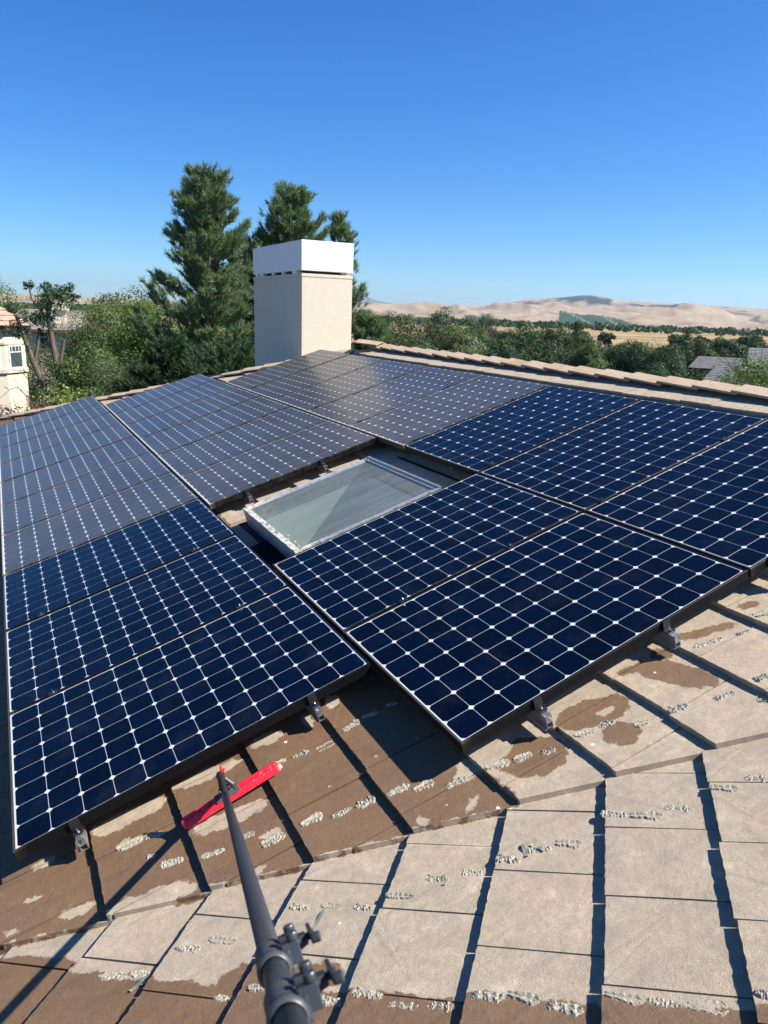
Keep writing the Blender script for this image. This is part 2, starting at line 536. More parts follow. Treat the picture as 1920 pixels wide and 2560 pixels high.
def leaf_material(name, c1, c2, trans=0.35, rough=0.5):
    mt, nt, b = newmat(name)
    rnd = nt.nodes.new('ShaderNodeNewGeometry').outputs['Random Per Island']
    c = mix(nt, rnd, c1, c2)
    nt.links.new(c, b.inputs['Base Color'])
    b.inputs['Roughness'].default_value = rough
    b.inputs['Specular IOR Level'].default_value = 0.15
    tl = N(nt, 'ShaderNodeBsdfTranslucent')
    sc = N(nt, 'ShaderNodeVectorMath', operation='MULTIPLY'); sc.inputs[1].default_value = (1.25, 1.35, 0.5)
    nt.links.new(c, sc.inputs[0]); nt.links.new(sc.outputs[0], tl.inputs[0])
    ms = N(nt, 'ShaderNodeMixShader', i_0=trans)
    out = nt.nodes['Material Output']
    nt.links.new(b.outputs[0], ms.inputs[1]); nt.links.new(tl.outputs[0], ms.inputs[2])
    nt.links.new(ms.outputs[0], out.inputs[0])
    return mt


M_BARK = simple('grey_brown_bark', (0.13, 0.095, 0.07), 0.9, 0, 0.3, 6, 0.6, 0.01)
M_BARKL = simple('pale_bark', (0.24, 0.19, 0.15), 0.9, 0, 0.3, 6, 0.5, 0.01)
LEAF = {
    'pine': leaf_material('pine_needles', (0.075, 0.125, 0.072), (0.225, 0.290, 0.165), 0.3),
    'dark': leaf_material('dark_foliage', (0.030, 0.060, 0.030), (0.075, 0.120, 0.055), 0.2),
    'mid': leaf_material('green_foliage', (0.060, 0.108, 0.034), (0.160, 0.215, 0.078), 0.3),
    'bright': leaf_material('bright_foliage', (0.068, 0.125, 0.026), (0.150, 0.205, 0.058), 0.35),
    'lime': leaf_material('lime_foliage', (0.100, 0.150, 0.032), (0.330, 0.350, 0.130), 0.35, 0.35),
    'olive': leaf_material('olive_foliage', (0.070, 0.100, 0.045), (0.150, 0.185, 0.090), 0.25),
    'silver': leaf_material('silver_foliage', (0.14, 0.18, 0.09), (0.27, 0.31, 0.19), 0.25),
    'oak': leaf_material('oak_foliage', (0.045, 0.072, 0.032), (0.100, 0.132, 0.056), 0.2),
    'plum': leaf_material('plum_foliage', (0.060, 0.028, 0.030), (0.120, 0.060, 0.055), 0.25),
}

# ================================================================== GROUND, FIELDS, HILLS
def ground_material():
    mt, nt, b = newmat('valley_ground')
    pos = position(nt)
    n1 = noise(nt, pos, 0.010, 6, 0.6)
    mp = N(nt, 'ShaderNodeMapping'); mp.inputs['Rotation'].default_value = (0, 0, R(-40)); mp.inputs['Scale'].default_value = (0.0022, 0.022, 1)
    nt.links.new(pos, mp.inputs['Vector'])
    n2 = noise(nt, mp.outputs[0], 1.0, 6, 0.6)
    c = mix(nt, maprange(nt, n1, 0.35, 0.65), (0.36, 0.265, 0.145), (0.29, 0.22, 0.125))
    c = mix(nt, maprange(nt, n2, 0.53, 0.60), c, (0.15, 0.12, 0.065))
    c = mix(nt, maprange(nt, noise(nt, pos, 0.05, 5, .7), 0.58, 0.66), c, (0.14, 0.12, 0.06))
    c = mix(nt, maprange(nt, n2, 0.34, 0.30), c, (0.39, 0.28, 0.17))
    # gardens and lawns round the houses, dry fields farther out
    cc = N(nt, 'ShaderNodeVectorMath', operation='LENGTH'); nt.links.new(pos, cc.inputs[0])
    gd = mathn(nt, 'ADD', cc.outputs['Value'], mathn(nt, 'MULTIPLY', n1, 60.0))
    gar = mix(nt, maprange(nt, noise(nt, pos, 0.15, 4), 0.4, 0.6), (0.055, 0.075, 0.028), (0.11, 0.09, 0.055))
    c = mix(nt, maprange(nt, gd, 235, 215), c, gar)
    nt.links.new(c, b.inputs['Base Color'])
    b.inputs['Roughness'].default_value = 1.0
    b.inputs['Specular IOR Level'].default_value = 0.0
    return mt


M_GROUND = ground_material()
verts, faces = [], []
rad = [0, 20, 60, 150, 400, 800, 1400, 2200, 3200, 6000, 12000, 26000]
NA = 72
for r in rad:
    zz = GROUND if r <= 400 else GROUND - min((r - 400) / 200.0, 9)
    for k in range(NA):
        verts.append(polar(360 * k / NA, r, zz))
for i in range(len(rad) - 1):
    for k in range(NA):
        a, b_ = i * NA + k, i * NA + (k + 1) % NA
        faces.append((a, b_, b_ + NA, a + NA))
tag(link('ground', mesh_from('ground', verts, faces, M_GROUND)), kind='structure')

SKYL = [(-75, .5), (-30, .45), (-1.9, 0.281), (0.47, 0.379), (1.34, 0.442), (4.38, 0.406), (5.49, 0.369), (6.89, 0.396), (8.51, 0.403), (10.52, 0.396), (13.75, 0.431), (19.64, 0.45), (25.0, 0.50), (28.77, 0.579), (31.82, 0.76), (34.25, 0.848), (34.85, 0.839), (37.05, 1.112), (38.69, 1.376), (40.35, 1.536), (41.95, 1.714), (42.94, 1.798), (43.68, 1.733), (44.81, 1.511), (46.72, 1.451), (48.49, 1.372), (49.66, 1.403), (51.37, 1.276), (51.93, 1.264), (53.91, 1.169), (54.74, 1.155), (56.67, 1.079), (70, 1.2), (90, .9), (110, .6)]


def vnoise(seed):
    """smooth 2D value noise on arrays"""
    g = np.random.default_rng(seed).random((256, 256))

    def f(x, y):
        xi, yi = np.floor(x).astype(int), np.floor(y).astype(int)
        fx, fy = x - xi, y - yi
        fx = fx * fx * (3 - 2 * fx); fy = fy * fy * (3 - 2 * fy)
        a = g[xi % 256, yi % 256]; b = g[(xi + 1) % 256, yi % 256]
        c = g[xi % 256, (yi + 1) % 256]; d = g[(xi + 1) % 256, (yi + 1) % 256]
        return (a * (1 - fx) + b * fx) * (1 - fy) + (c * (1 - fx) + d * fx) * fy
    return f


def mp_hill(nt, pos):
    m_ = N(nt, 'ShaderNodeMapping'); m_.inputs['Scale'].default_value = (.0045, .0045, .012); m_.inputs['Rotation'].default_value = (0, 0, .6)
    nt.links.new(pos, m_.inputs['Vector'])
    return m_.outputs[0]


def hills():
    A = np.linspace(-40, 100, 1300)
    T = np.linspace(0, 1, 130)
    r0, r1 = 3000.0, 10500.0
    aa, tt = np.meshgrid(A, T)
    rr = r0 + (r1 - r0) * tt
    prof = np.interp(aa, [p[0] for p in SKYL], [p[1] for p in SKYL])
    top = np.tan(np.radians(prof)) * r1
    x = CAM.x + rr * np.sin(np.radians(aa)); y = CAM.y + rr * np.cos(np.radians(aa))
    n = vnoise(3)
    h = np.zeros_like(x)
    for k, (s, w) in enumerate(((1900, .9), (850, .70), (390, .52), (180, .30), (85, .13))):
        v = n(x / s + 17 * k, y / s + 31 * k)
        h += w * (1 - np.abs(2 * v - 1) * 1.25)
    h = (h / 2.2)                                   # ridged, 0..1
    ramp = np.clip(tt / 0.92, 0, 1) ** 1.55
    z = -12 + top * ramp + (h - 0.60) * 400 * np.minimum(1, tt * 3.2) * np.clip(1 - tt * 1.02, 0.0, 1) ** 1.1 * (1 - .75 * np.exp(-((aa - 43.3) / 3.2) ** 2) * (tt < .45)) * np.clip(prof / 1.0, 0.25, 1)
    fade = np.clip(tt / 0.10, 0, 1)
    z = -17 * (1 - fade) + z * fade
    # the land cover: pasture, oak woodland on the shaded steep parts, vineyard blocks at the foot
    cov = np.zeros((*x.shape, 4)); cov[..., 3] = 1
    ang = np.degrees(np.arctan2(z - CAM.z, rr))
    wn_ = n(x / 500 + 5, y / 500) * .6 + n(x / 140, y / 140 + 9) * .4
    near_peak = np.exp(-((aa - 42.3) / 2.6) ** 2 - ((ang - 1.55) / .28) ** 2) + .75 * np.exp(-((aa - 38.6) / 1.6) ** 2 - ((ang - 1.15) / .20) ** 2) \
        + .8 * np.exp(-((aa - 47.6) / 2.3) ** 2 - ((ang - 1.18) / .13) ** 2) + .6 * np.exp(-((aa - 4.5) / 2.2) ** 2 - ((ang - .16) / .09) ** 2)
    wood = np.clip((near_peak * 1.25 + (wn_ - .5) * 1.5 - .45) * 6, 0, 1)
    wood = np.maximum(wood, np.clip((wn_ - .73) * 14, 0, 1) * .7)
    def poly(pts):
        p = np.array(pts); ins = np.zeros(aa.shape, bool); j = len(p) - 1
        for i in range(len(p)):
            c = ((p[i, 1] > ang) != (p[j, 1] > ang)) & (aa < (p[j, 0] - p[i, 0]) * (ang - p[i, 1]) / (p[j, 1] - p[i, 1] + 1e-9) + p[i, 0])
            ins ^= c; j = i
        return ins
    vine = poly([(40.73, .66), (42.2, .42), (44.0, .40), (45.2, .15), (46.6, -.3), (40.77, -.4)]) | poly([(34.0, .1), (35.06, .05), (37.6, -.4), (33.4, -.4)])
    vine &= ~((np.abs(aa - (42.6 - ang * 2.2)) < .06) | (np.abs(aa - (44.6 - ang * 2.0)) < .06))
    cov[..., 0] = wood; cov[..., 1] = vine
    nr, nc = x.shape
    V = np.stack([x, y, z], -1).reshape(-1, 3)
    i = np.arange((nr - 1) * nc).reshape(nr - 1, nc)[:, :-1].ravel()
    F = np.stack([i, i + nc, i + nc + 1, i + 1], 1)
    me = bpy.data.meshes.new('hills')
    me.vertices.add(len(V)); me.vertices.foreach_set('co', V.ravel())
    me.loops.add(F.size); me.loops.foreach_set('vertex_index', F.ravel().astype(np.int32))
    me.polygons.add(len(F)); me.polygons.foreach_set('loop_start', np.arange(0, F.size, 4, dtype=np.int32))
    me.polygons.foreach_set('loop_total', np.full(len(F), 4, dtype=np.int32))
    me.polygons.foreach_set('use_smooth', np.ones(len(F), bool))
    me.update()
    at = me.color_attributes.new('cover', 'FLOAT_COLOR', 'POINT')
    at.data.foreach_set('color', cov.reshape(-1))
    mt, nt, b = newmat('dry_hill_pasture')
    ca = N(nt, 'ShaderNodeVertexColor', layer_name='cover')
    sp = N(nt, 'ShaderNodeSeparateColor'); nt.links.new(ca.outputs[0], sp.inputs[0])
    pos = position(nt)
    c = mix(nt, maprange(nt, noise(nt, pos, 0.0016, 6, 0.6), 0.35, 0.65), (0.285, 0.215, 0.135), (0.33, 0.25, 0.18))
    c = mix(nt, maprange(nt, noise(nt, pos, 0.010, 4, 0.6), 0.55, 0.8, 0, .6), c, (0.18, 0.135, 0.085))
    dots = N(nt, 'ShaderNodeTexVoronoi', i_Scale=0.012); nt.links.new(pos, dots.inputs['Vector'])
    dm = mathn(nt, 'MULTIPLY', maprange(nt, dots.outputs['Distance'], .16, .10), maprange(nt, noise(nt, pos, .002, 3), .52, .58))
    c = mix(nt, mathn(nt, 'MULTIPLY', dm, .7), c, (0.08, 0.09, 0.05))
    c = mix(nt, maprange(nt, noise(nt, mp_hill(nt, pos), 1.0, 6, .65), .52, .66, 0, .55), c, (0.17, 0.135, 0.095))
    c = mix(nt, sp.outputs[0], c, (0.040, 0.052, 0.048))
    c = mix(nt, sp.outputs[1], c, (0.030, 0.060, 0.034))
    nt.links.new(c, b.inputs['Base Color'])
    b.inputs['Roughness'].default_value = 1; b.inputs['Specular IOR Level'].default_value = 0
    me.materials.append(mt)
    tag(link('hills', me), kind='structure')


hills()

# the farther blue mountain
M_FARM = simple('far_mountain_scrub', (0.12, 0.12, 0.10), 1.0, 0, 0.2, 0.001, spec=0)
vs, fs = [], []
pts = [(18, .2), (20, .6), (22.5, 1.0), (24.6, 1.40), (25.6, 1.55), (26.3, 1.15), (27.1, .92), (28.2, .78), (29.3, .55), (31, .2), (33, -.1)]
for a, e in pts:
    e += 0.02 * random.uniform(-1, 1)
    vs += [polar(a, 15500, 15500 * math.tan(R(e))), polar(a, 12500, -18), polar(a, 18500, -18)]
for k in range(len(pts) - 1):
    fs += [(3 * k, 3 * k + 3, 3 * k + 4, 3 * k + 1), (3 * k, 3 * k + 2, 3 * k + 5, 3 * k + 3)]
tag(link('mountain', mesh_from('mountain', vs, fs, M_FARM)), kind='structure')

# ================================================================== FOLIAGE
def tri_soup(name, V, n_per, mat):
    """V: (count*n_per,3) -> separate polygons"""
    cnt = len(V) // n_per
    me = bpy.data.meshes.new(name)
    me.vertices.add(len(V)); me.vertices.foreach_set('co', np.ascontiguousarray(V, dtype=np.float32).ravel())
    me.loops.add(len(V)); me.loops.foreach_set('vertex_index', np.arange(len(V), dtype=np.int32))
    me.polygons.add(cnt)
    me.polygons.foreach_set('loop_start', np.arange(0, len(V), n_per, dtype=np.int32))
    me.polygons.foreach_set('loop_total', np.full(cnt, n_per, dtype=np.int32))
    me.update()
    me.materials.append(mat)
    return me


def unit(v):
    return v / (np.linalg.norm(v, axis=-1, keepdims=True) + 1e-9)


def leaves(centres, normals, size, aspect=0.5, g=rng):
    """rhombic leaves, two flat sides"""
    n = len(centres)
    nn = unit(normals + g.normal(0, 0.55, (n, 3)))
    t = unit(np.cross(nn, g.normal(0, 1, (n, 3))))
    b = np.cross(nn, t)
    s = size * g.uniform(0.6, 1.3, (n, 1))
    q = np.stack([centres - t * s * .5, centres + b * s * aspect * .5 + t * s * .05, centres + t * s * .5, centres - b * s * aspect * .5 + t * s * .05], 1)
    return q.reshape(-1, 3)


def crown(shape, nblob, nleaf, size, g, aspect=.5, blob=(.22, .42), squash=.8):
    """shape = (rx, ry, rz); returns leaf quads about the crown's centre"""
    rx, ry, rz = shape
    d = unit(g.normal(0, 1, (nblob, 3)))
    rad_ = g.uniform(0.25, 1.0, (nblob, 1)) ** 0.5
    # uneven outline
    lob = 1 + 0.20 * np.sin(3 * np.arctan2(d[:, 1], d[:, 0]) + g.uniform(0, 6))[:, None] + g.normal(0, .10, (nblob, 1))
    bc = d * rad_ * lob * np.array([rx, ry, rz]) * 0.80
    br = g.uniform(*blob, nblob) * (rx + rz) * .5
    per = np.maximum(8, (nleaf * br ** 2 / (br ** 2).sum())).astype(int)
    cs, ns = [], []
    for c, r, k in zip(bc, br, per):
        dd = unit(g.normal(0, 1, (k, 3)) + np.array([0, 0, .25]))
        rr = r * g.uniform(.35, 1.08, (k, 1)) ** .55
        cs.append(c + dd * rr * np.array([1, 1, squash]))
        ns.append(dd + np.array([0, 0, .35]))
    return leaves(np.concatenate(cs), np.concatenate(ns), size, aspect, g)


def limb_mesh(mb, p, d, length, r, depth, g, spread=.7):
    """a tapered limb that forks"""
    q = Vector(p); dd = Vector(d).normalized(); k = 3
    for i in range(k):
        nd = (dd + Vector(g.normal(0, .13, 3))).normalized()
        e = q + nd * (length / k)
        r2 = r * (1 - .2)
        mb.tube(q, e, r, r2, n=7 if r > .05 else 5, caps=False)
        q, dd, r = e, nd, r2
    if depth > 0:
        for j in range(int(g.integers(2, 4))):
            ax = Vector(unit(g.normal(0, 1, 3)))
            nd = (dd + ax * spread + Vector((0, 0, .15))).normalized()
            limb_mesh(mb, q, nd, length * g.uniform(.6, .8), r * .72, depth - 1, g, spread)


def broad_tree(name, az, d, top, width, crown_h, kind, label, cat='tree', group=None, nleaf=16000, size=.09, nblob=60, seed=1, bark=None, aspect=.5, blob=(.20, .38), cz=None, squash=.8):
    g = np.random.default_rng(seed)
    e = empty(name, Matrix.Translation(polar(az, d, GROUND)), label, cat, group)
    rz = crown_h / 2
    zc = top - GROUND - rz if cz is None else cz
    V = crown((width / 2, width / 2 * g.uniform(.85, 1.1), rz), nblob, nleaf, size, g, aspect, blob, squash)
    V[:, 2] += zc
    V[:, 2] = np.maximum(V[:, 2], .05)
    link('crown', tri_soup(name + '_crown', V, 4, LEAF[kind]), e)
    mb = MB()
    tr = max(.07, width * .035)
    h0 = max(.6, zc - rz * .55)
    mb.tube((0, 0, -.2), (g.normal(0, .1), g.normal(0, .1), h0), tr * 1.3, tr, n=10)
    for j in range(5):
        a = g.uniform(0, 6.28)
        limb_mesh(mb, (0, 0, h0 * g.uniform(.8, 1)), (math.cos(a) * .7, math.sin(a) * .7, 1), rz * .75, tr * .6, 2, g)
    mb.build('trunk', bark or M_BARK, e)
    return e


def pine_tree(name, az, d, top, base, width, label, group=None, seed=1, n_br=120, tuft=.26, needles=26, kind='pine', gaps=.12, lean=(0, 0), power=.75, w_needle=.03):
    """whorled limbs carrying upturned tufts of needles"""
    g = np.random.default_rng(seed)
    e = empty(name, Matrix.Translation(polar(az, d, GROUND)), label, 'pine tree', group)
    H = top - GROUND; B = base - GROUND
    mb = MB()
    mb.tube((0, 0, -.3), (lean[0] * .5, lean[1] * .5, H * .5), .27, .17, n=12)
    mb.tube((lean[0] * .5, lean[1] * .5, H * .5), (lean[0], lean[1], H * .97), .17, .03, n=10)
    tc, td = [], []
    for i in range(n_br):
        t = (i + g.uniform(-2, 3)) / n_br
        if t > .97 or t < 0: t = g.uniform(.45, .96)
        z = B + (H - B) * t ** 0.9
        a = i * 2.399 + g.normal(0, .35)
        prof = (1 - ((z - B) / (H - B))) ** power
        L = (width / 2) * (prof * g.choice([.5, .72, .9, 1.0, 1.18]) * g.uniform(.85, 1.1) + .06)
        if g.random() < gaps: L *= .45
        p = Vector((lean[0] * z / H, lean[1] * z / H, z - .1))
        dirh = Vector((math.cos(a), math.sin(a), 0))
        seg = 5; q = p; r = .015 + .028 * L
        rise = g.uniform(-.15, .42) + .35 * (z - B) / (H - B)
        pts_ = [p]
        for s in range(seg):
            f = (s + 1) / seg
            nd = (dirh + Vector((0, 0, rise + f * f * .55)) + Vector(g.normal(0, .07, 3))).normalized()
            q2 = q + nd * (L / seg)
            mb.tube(q, q2, r, r * .75, n=5, caps=False)
            r *= .75; q = q2; pts_.append(q)
        nt_ = max(6, int(L * 20))
        for k in range(nt_):
            f = g.uniform(.22, 1) ** .6
            fi = min(seg - 1, int(f * seg)); u = f * seg - fi
            c = pts_[fi].lerp(pts_[fi + 1], u)
            side = Vector((-dirh.y, dirh.x, 0)) * g.normal(0, .20 + .14 * L * (1.1 - f))
            c = c + side + Vector((0, 0, g.uniform(-.06, .22)))
            tc.append(c); td.append(dirh * .55 + side.normalized() * .35 * (1 if side.length > .05 else 0) + Vector((0, 0, .85)))
    for k in range(34):                             # the leader
        f = g.uniform(0, 1)
        tc.append(Vector((lean[0] + g.normal(0, .07 + .22 * f), lean[1] + g.normal(0, .07 + .22 * f), H - .15 - .9 * f))); td.append(Vector((g.normal(0, .25), g.normal(0, .25), 1)))
    mb.build('trunk', M_BARK, e)
    c = np.array([tuple(v) for v in tc]); dd = unit(np.array([tuple(v) for v in td]))
    n = len(c)
    c = np.repeat(c, needles, 0); dd = np.repeat(dd, needles, 0)
    m_ = len(c)
    nd = unit(dd + g.normal(0, .50, (m_, 3)))
    st = c + dd * g.uniform(-.12, .10, (m_, 1)) + g.normal(0, .025, (m_, 3))
    ln = tuft * g.uniform(.6, 1.15, (m_, 1))
    sd_ = unit(np.cross(nd, g.normal(0, 1, (m_, 3)))) * w_needle * g.uniform(.7, 1.3, (m_, 1))
    V = np.stack([st - sd_ * .5, st + sd_ * .5, st + nd * ln], 1).reshape(-1, 3)
    link('crown', tri_soup(name + '_crown', V, 3, LEAF[kind]), e)
    return e


# ---- the conifers behind the chimney
GP = 'tall pines behind the chimney'
pine_tree('pine_tree', 14.3, 30, 6.95, -4.5, 6.8, 'tall full pine tree left of the chimney, the highest tree in view', GP, 11, 140, lean=(.1, 0), power=.52, gaps=.32, needles=30)
pine_tree('pine_tree', 20.1, 33, 7.0, -3.5, 6.2, 'pine tree whose bushy top shows right above the chimney cap', GP, 12, 150, power=.50, lean=(.2, 0), gaps=.16, needles=30)
pine_tree('pine_tree', 24.1, 36, 6.5, -4.0, 6.4, 'slender pine tree showing at the right side of the chimney', GP, 13, 110, power=.9, gaps=.3)
pine_tree('pine_tree', 17.2, 35, 5.0, -4.0, 7.4, 'shorter pine tree between the tallest pine and the chimney', GP, 14, 110, power=.6)
pine_tree('pine_tree', 11.4, 23, 1.0, -5.4, 4.6, 'low dark conifer at the foot of the tallest pine', 'dark conifers at the hip', 15, 110, kind='dark', power=.5, tuft=.2)
pine_tree('pine_tree', 15.6, 21, .75, -5.4, 4.6, 'low dark conifer against the left side of the chimney', 'dark conifers at the hip', 16, 110, kind='dark', power=.45, tuft=.2)
pine_tree('pine_tree', 26.6, 34, 1.9, -5.2, 3.8, 'low conifer right of the chimney above the roof apex', 'dark conifers at the hip', 17, 90, power=.55)

# ---- broadleaf trees on the left
broad_tree('broadleaf_tree', 7.2, 40, 2.6, 4.8, 7.2, 'mid', 'big green broadleaf tree with yellowing leaves in the middle of the left grove', nleaf=52000, size=.10, nblob=110, seed=21)
broad_tree('broadleaf_tree', 9.9, 36, 2.75, 3.8, 6.6, 'bright', 'bright green rounded tree just left of the tallest pine', nleaf=36000, size=.11, nblob=80, seed=22)
broad_tree('broadleaf_tree', 5.9, 27, .75, 2.4, 4.8, 'mid', 'dense green tree right below the neighbour\'s rear chimney', nleaf=34000, size=.09, nblob=80, seed=23)
broad_tree('olive_tree', 7.6, 24, .70, 2.4, 4.4, 'olive', 'grey green olive tree below the big broadleaf tree', nleaf=26000, size=.075, nblob=90, seed=24, aspect=.3)
broad_tree('leafy_tree', 4.4, 19, .05, 2.3, 4.6, 'lime', 'lime leaved tree right of the neighbour\'s bay window', nleaf=22000, size=.10, nblob=70, seed=25)
broad_tree('leafy_tree', 7.3, 17, -.1, 2.6, 4.0, 'lime', 'lime leaved tree behind the hip, right of its look-alike', nleaf=22000, size=.10, nblob=70, seed=26)
broad_tree('leafy_tree', 9.4, 19, .0, 2.6, 4.4, 'bright', 'small bright green tree in front of the dark conifers', nleaf=22000, size=.09, nblob=70, seed=27)
broad_tree('broadleaf_tree', 3.2, 48, .1, 5.0, 5.5, 'oak', 'dull green tree behind the pruned trunks', nleaf=15000, size=.13, nblob=60, seed=28)
broad_tree('broadleaf_tree', -.6, 46, 3.1, 4.6, 8.5, 'mid', 'sparse grey green tree at the left edge above the tiled turret', nleaf=30000, size=.13, nblob=90, seed=29)
broad_tree('plum_tree', .4, 15, .45, 1.3, 3.0, 'plum', 'small purple leaved plum tree at the left edge above the hip', nleaf=4500, size=.07, nblob=36, seed=30)
broad_tree('broadleaf_tree', 8.0, 62, 3.2, 9, 8, 'oak', 'far olive green tree on the skyline above the left grove', nleaf=12000, size=.24, nblob=60, seed=31)
broad_tree('broadleaf_tree', 4.4, 74, 2.9, 10, 8, 'oak', 'far dark tree behind the neighbour\'s rear chimney', nleaf=12000, size=.24, nblob=60, seed=32)
broad_tree('broadleaf_tree', 12.4, 45, 2.9, 7, 8.5, 'mid', 'green tree closing the gap behind the tallest pine', nleaf=15000, size=.18, nblob=70, seed=33)
broad_tree('broadleaf_tree', 18.6, 42, 2.0, 6, 8, 'dark', 'dark tree behind the chimney seen between the pines', nleaf=14000, size=.18, nblob=70, seed=34)

# ---- the pruned tree: bare forked trunks with tufts
g = np.random.default_rng(5)
e = empty('pruned_tree', Matrix.Translation(polar(2.9, 27, GROUND)), 'pruned tree with two bare leaning trunks and leafy tufts beside the neighbour\'s turret', 'tree')
mb = MB()
ez = 2.0 - GROUND
right = Vector((math.cos(R(2.9)), -math.sin(R(2.9)), 0))
def path(ps, r0, r1):
    for k in range(len(ps) - 1):
        f0, f1 = k / (len(ps) - 1), (k + 1) / (len(ps) - 1)
        mb.tube(ps[k], ps[k + 1], r0 + (r1 - r0) * f0, r0 + (r1 - r0) * f1, n=9)
P_ = lambda x, z: right * x + Vector((0, 0, z - GROUND - (.45 if z > -1 else 0)))
path([P_(.1, -6.5), P_(.05, -2.5), P_(-.05, -.5), P_(-.35, .4), P_(-.55, 1.2), P_(-.75, 2.0)], .13, .06)
path([P_(.45, -6.5), P_(.35, -1.5), P_(.38, -.2), P_(.28, .9), P_(.2, 1.9), P_(.35, 2.7)], .14, .05)
path([P_(.38, -.2), P_(.5, .7), P_(.62, 1.2)], .07, .05)
path([P_(-.35, .4), P_(-.2, 1.0), P_(-.1, 1.6)], .06, .04)
path([P_(.2, 1.9), P_(-.25, 2.5), P_(-.3, 3.0)], .04, .02)
mb.build('trunk', M_BARK, e)
cs = []
for (x, z, r, k) in ((-.75, 2.2, .30, 500), (-.3, 2.95, .18, 260), (.35, 2.45, .50, 1500), (.75, 2.75, .38, 900), (1.0, 2.6, .2, 300), (-.2, 1.9, .35, 700), (.1, 1.75, .35, 600), (-.8, 1.5, .35, 600), (.2, 2.9, .2, 300)):
    V = crown((r * 1.15, r * 1.15, r * .9), 16, int(k * .8), .085, g, blob=(.30, .55))
    cs.append(V + np.array(P_(x, z)))
link('crown', tri_soup('pruned_crown', np.concatenate(cs), 4, LEAF['dark']), e)

# ---- the belt of trees on the right
GB = 'trees in the belt beyond the ridge'
belt = [
    (28.3, 55, 1.75, 7.5, 7.0, 'oak', 'dull green tree behind the roof apex, first of the belt'),
    (30.4, 68, 1.60, 8.5, 7.4, 'oak', 'broad olive green tree between the roof apex and the round dark oak'),
    (32.6, 74, 2.50, 7.2, 8.0, 'dark', 'round dark oak rising highest in the belt'),
    (33.9, 62, 1.1, 4.5, 6.0, 'mid', 'green tree between the round oak and the silvery tree'),
    (35.7, 88, 1.75, 8.5, 7.5, 'oak', 'olive tree right behind the silvery tree'),
    (37.7, 78, 1.15, 8.0, 7.2, 'dark', 'dark broad tree right of the silvery tree'),
    (39.3, 82, 1.35, 7.5, 7.4, 'dark', 'dark tree below the vineyard hill, left of the bright green one'),
    (40.9, 84, 1.10, 7.0, 7.0, 'oak', 'dark green tree with a yellowish top below the white greenhouses'),
    (42.2, 100, .85, 5.0, 5.5, 'oak', 'smaller tree with a pointed top before the golden field'),
    (43.1, 72, .10, 3.4, 6.2, 'mid', 'bright green tree in the middle of the dark belt'),
    (45.1, 76, .25, 7.0, 6.6, 'dark', 'low dark tree under the lone field tree'),
    (46.8, 71, .25, 6.5, 6.6, 'dark', 'dark tree right of the low dark one, left of the grey roofs'),
    (48.4, 69, .55, 6.5, 7.0, 'dark', 'dark tall tree left of the grey roofs'),
    (49.4, 92, 1.15, 3.2, 6.5, 'dark', 'narrow dark tree with a spiky top over the belt'),
    (50.3, 84, .20, 6.5, 6.6, 'oak', 'dull tree behind the grey roofs'),
    (52.3, 118, .10, 9.5, 6.2, 'dark', 'far dark tree right above the grey roofs'),
    (54.0, 125, .35, 10.0, 6.4, 'dark', 'far dark tree at the right edge of the belt'),
    (57.0, 90, .5, 9.0, 6.6, 'dark', 'dark tree beyond the right edge'),
    (47.6, 50, -1.0, 4.6, 5.0, 'dark', 'low dark tree just over the ridge, left of the grey roofs'),
    (44.0, 52, -1.1, 5.0, 5.0, 'dark', 'low dark tree just over the ridge under the bright green one'),
    (40.0, 50, -.8, 5.5, 5.2, 'dark', 'low dark tree just over the ridge, right of the silvery tree'),
    (36.9, 58, -.1, 4.6, 6.0, 'dark', 'low dark tree close behind the silvery tree'),
]
for k, (az, d, top, w, h, kind, lab) in enumerate(belt):
    top += .58 if az < 43 else .52
    h += .9
    broad_tree('broadleaf_tree', az, d, top, w, h, kind, lab, 'tree', GB, nleaf=int(26000), size=.0026 * d, nblob=90, seed=60 + k, blob=(.16, .30))
broad_tree('silver_tree', 34.5, 42, 1.25, 2.3, 4.6, 'silver', 'pale silvery green tree standing right behind the ridge', nleaf=7000, size=.12, nblob=45, seed=90)
broad_tree('leafy_tree', 55.0, 25, 1.50, 4.2, 6.2, 'mid', 'near green tree at the right edge in front of the grey roofs', nleaf=42000, size=.09, nblob=120, seed=91)
broad_tree('leafy_tree', 52.9, 30, -.35, 2.2, 4.0, 'mid', 'small green tree before the grey roofs', nleaf=9000, size=.10, nblob=50, seed=92)
broad_tree('field_tree', 44.3, 260, -1.15, 6.0, 5.2, 'dark', 'lone round dark tree on the golden field', nleaf=2500, size=.7, nblob=24, seed=93)
broad_tree('field_tree', 41.9, 250, -2.6, 9.0, 3.6, 'dark', 'low dark shrubby tree on the golden field left of the lone round one', nleaf=2200, size=.7, nblob=24, seed=94)
broad_tree('field_tree', 50.9, 330, -2.6, 9.0, 3.8, 'oak', 'low bush on the golden field at the right', nleaf=2200, size=.8, nblob=24, seed=95)

# undergrowth that fills the gaps between the gardens, one mass
g = np.random.default_rng(77)
cs = []
for k in range(520):
    az = g.uniform(3.4, 32) if k < 90 else g.uniform(27, 64); d = g.uniform(26, 60) if k < 90 else g.uniform(50, 150)
    r = g.uniform(1.2, 2.6)
    V = crown((r, r, r * .8), 8, 600, .0022 * d + .05, g)
    cs.append(V + np.array(polar(az, d, GROUND + g.uniform(1.0, 3.6 if k >= 90 else 2.6))))
tag(link('undergrowth', tri_soup('undergrowth', np.concatenate(cs), 4, LEAF['dark'])), kind='stuff')
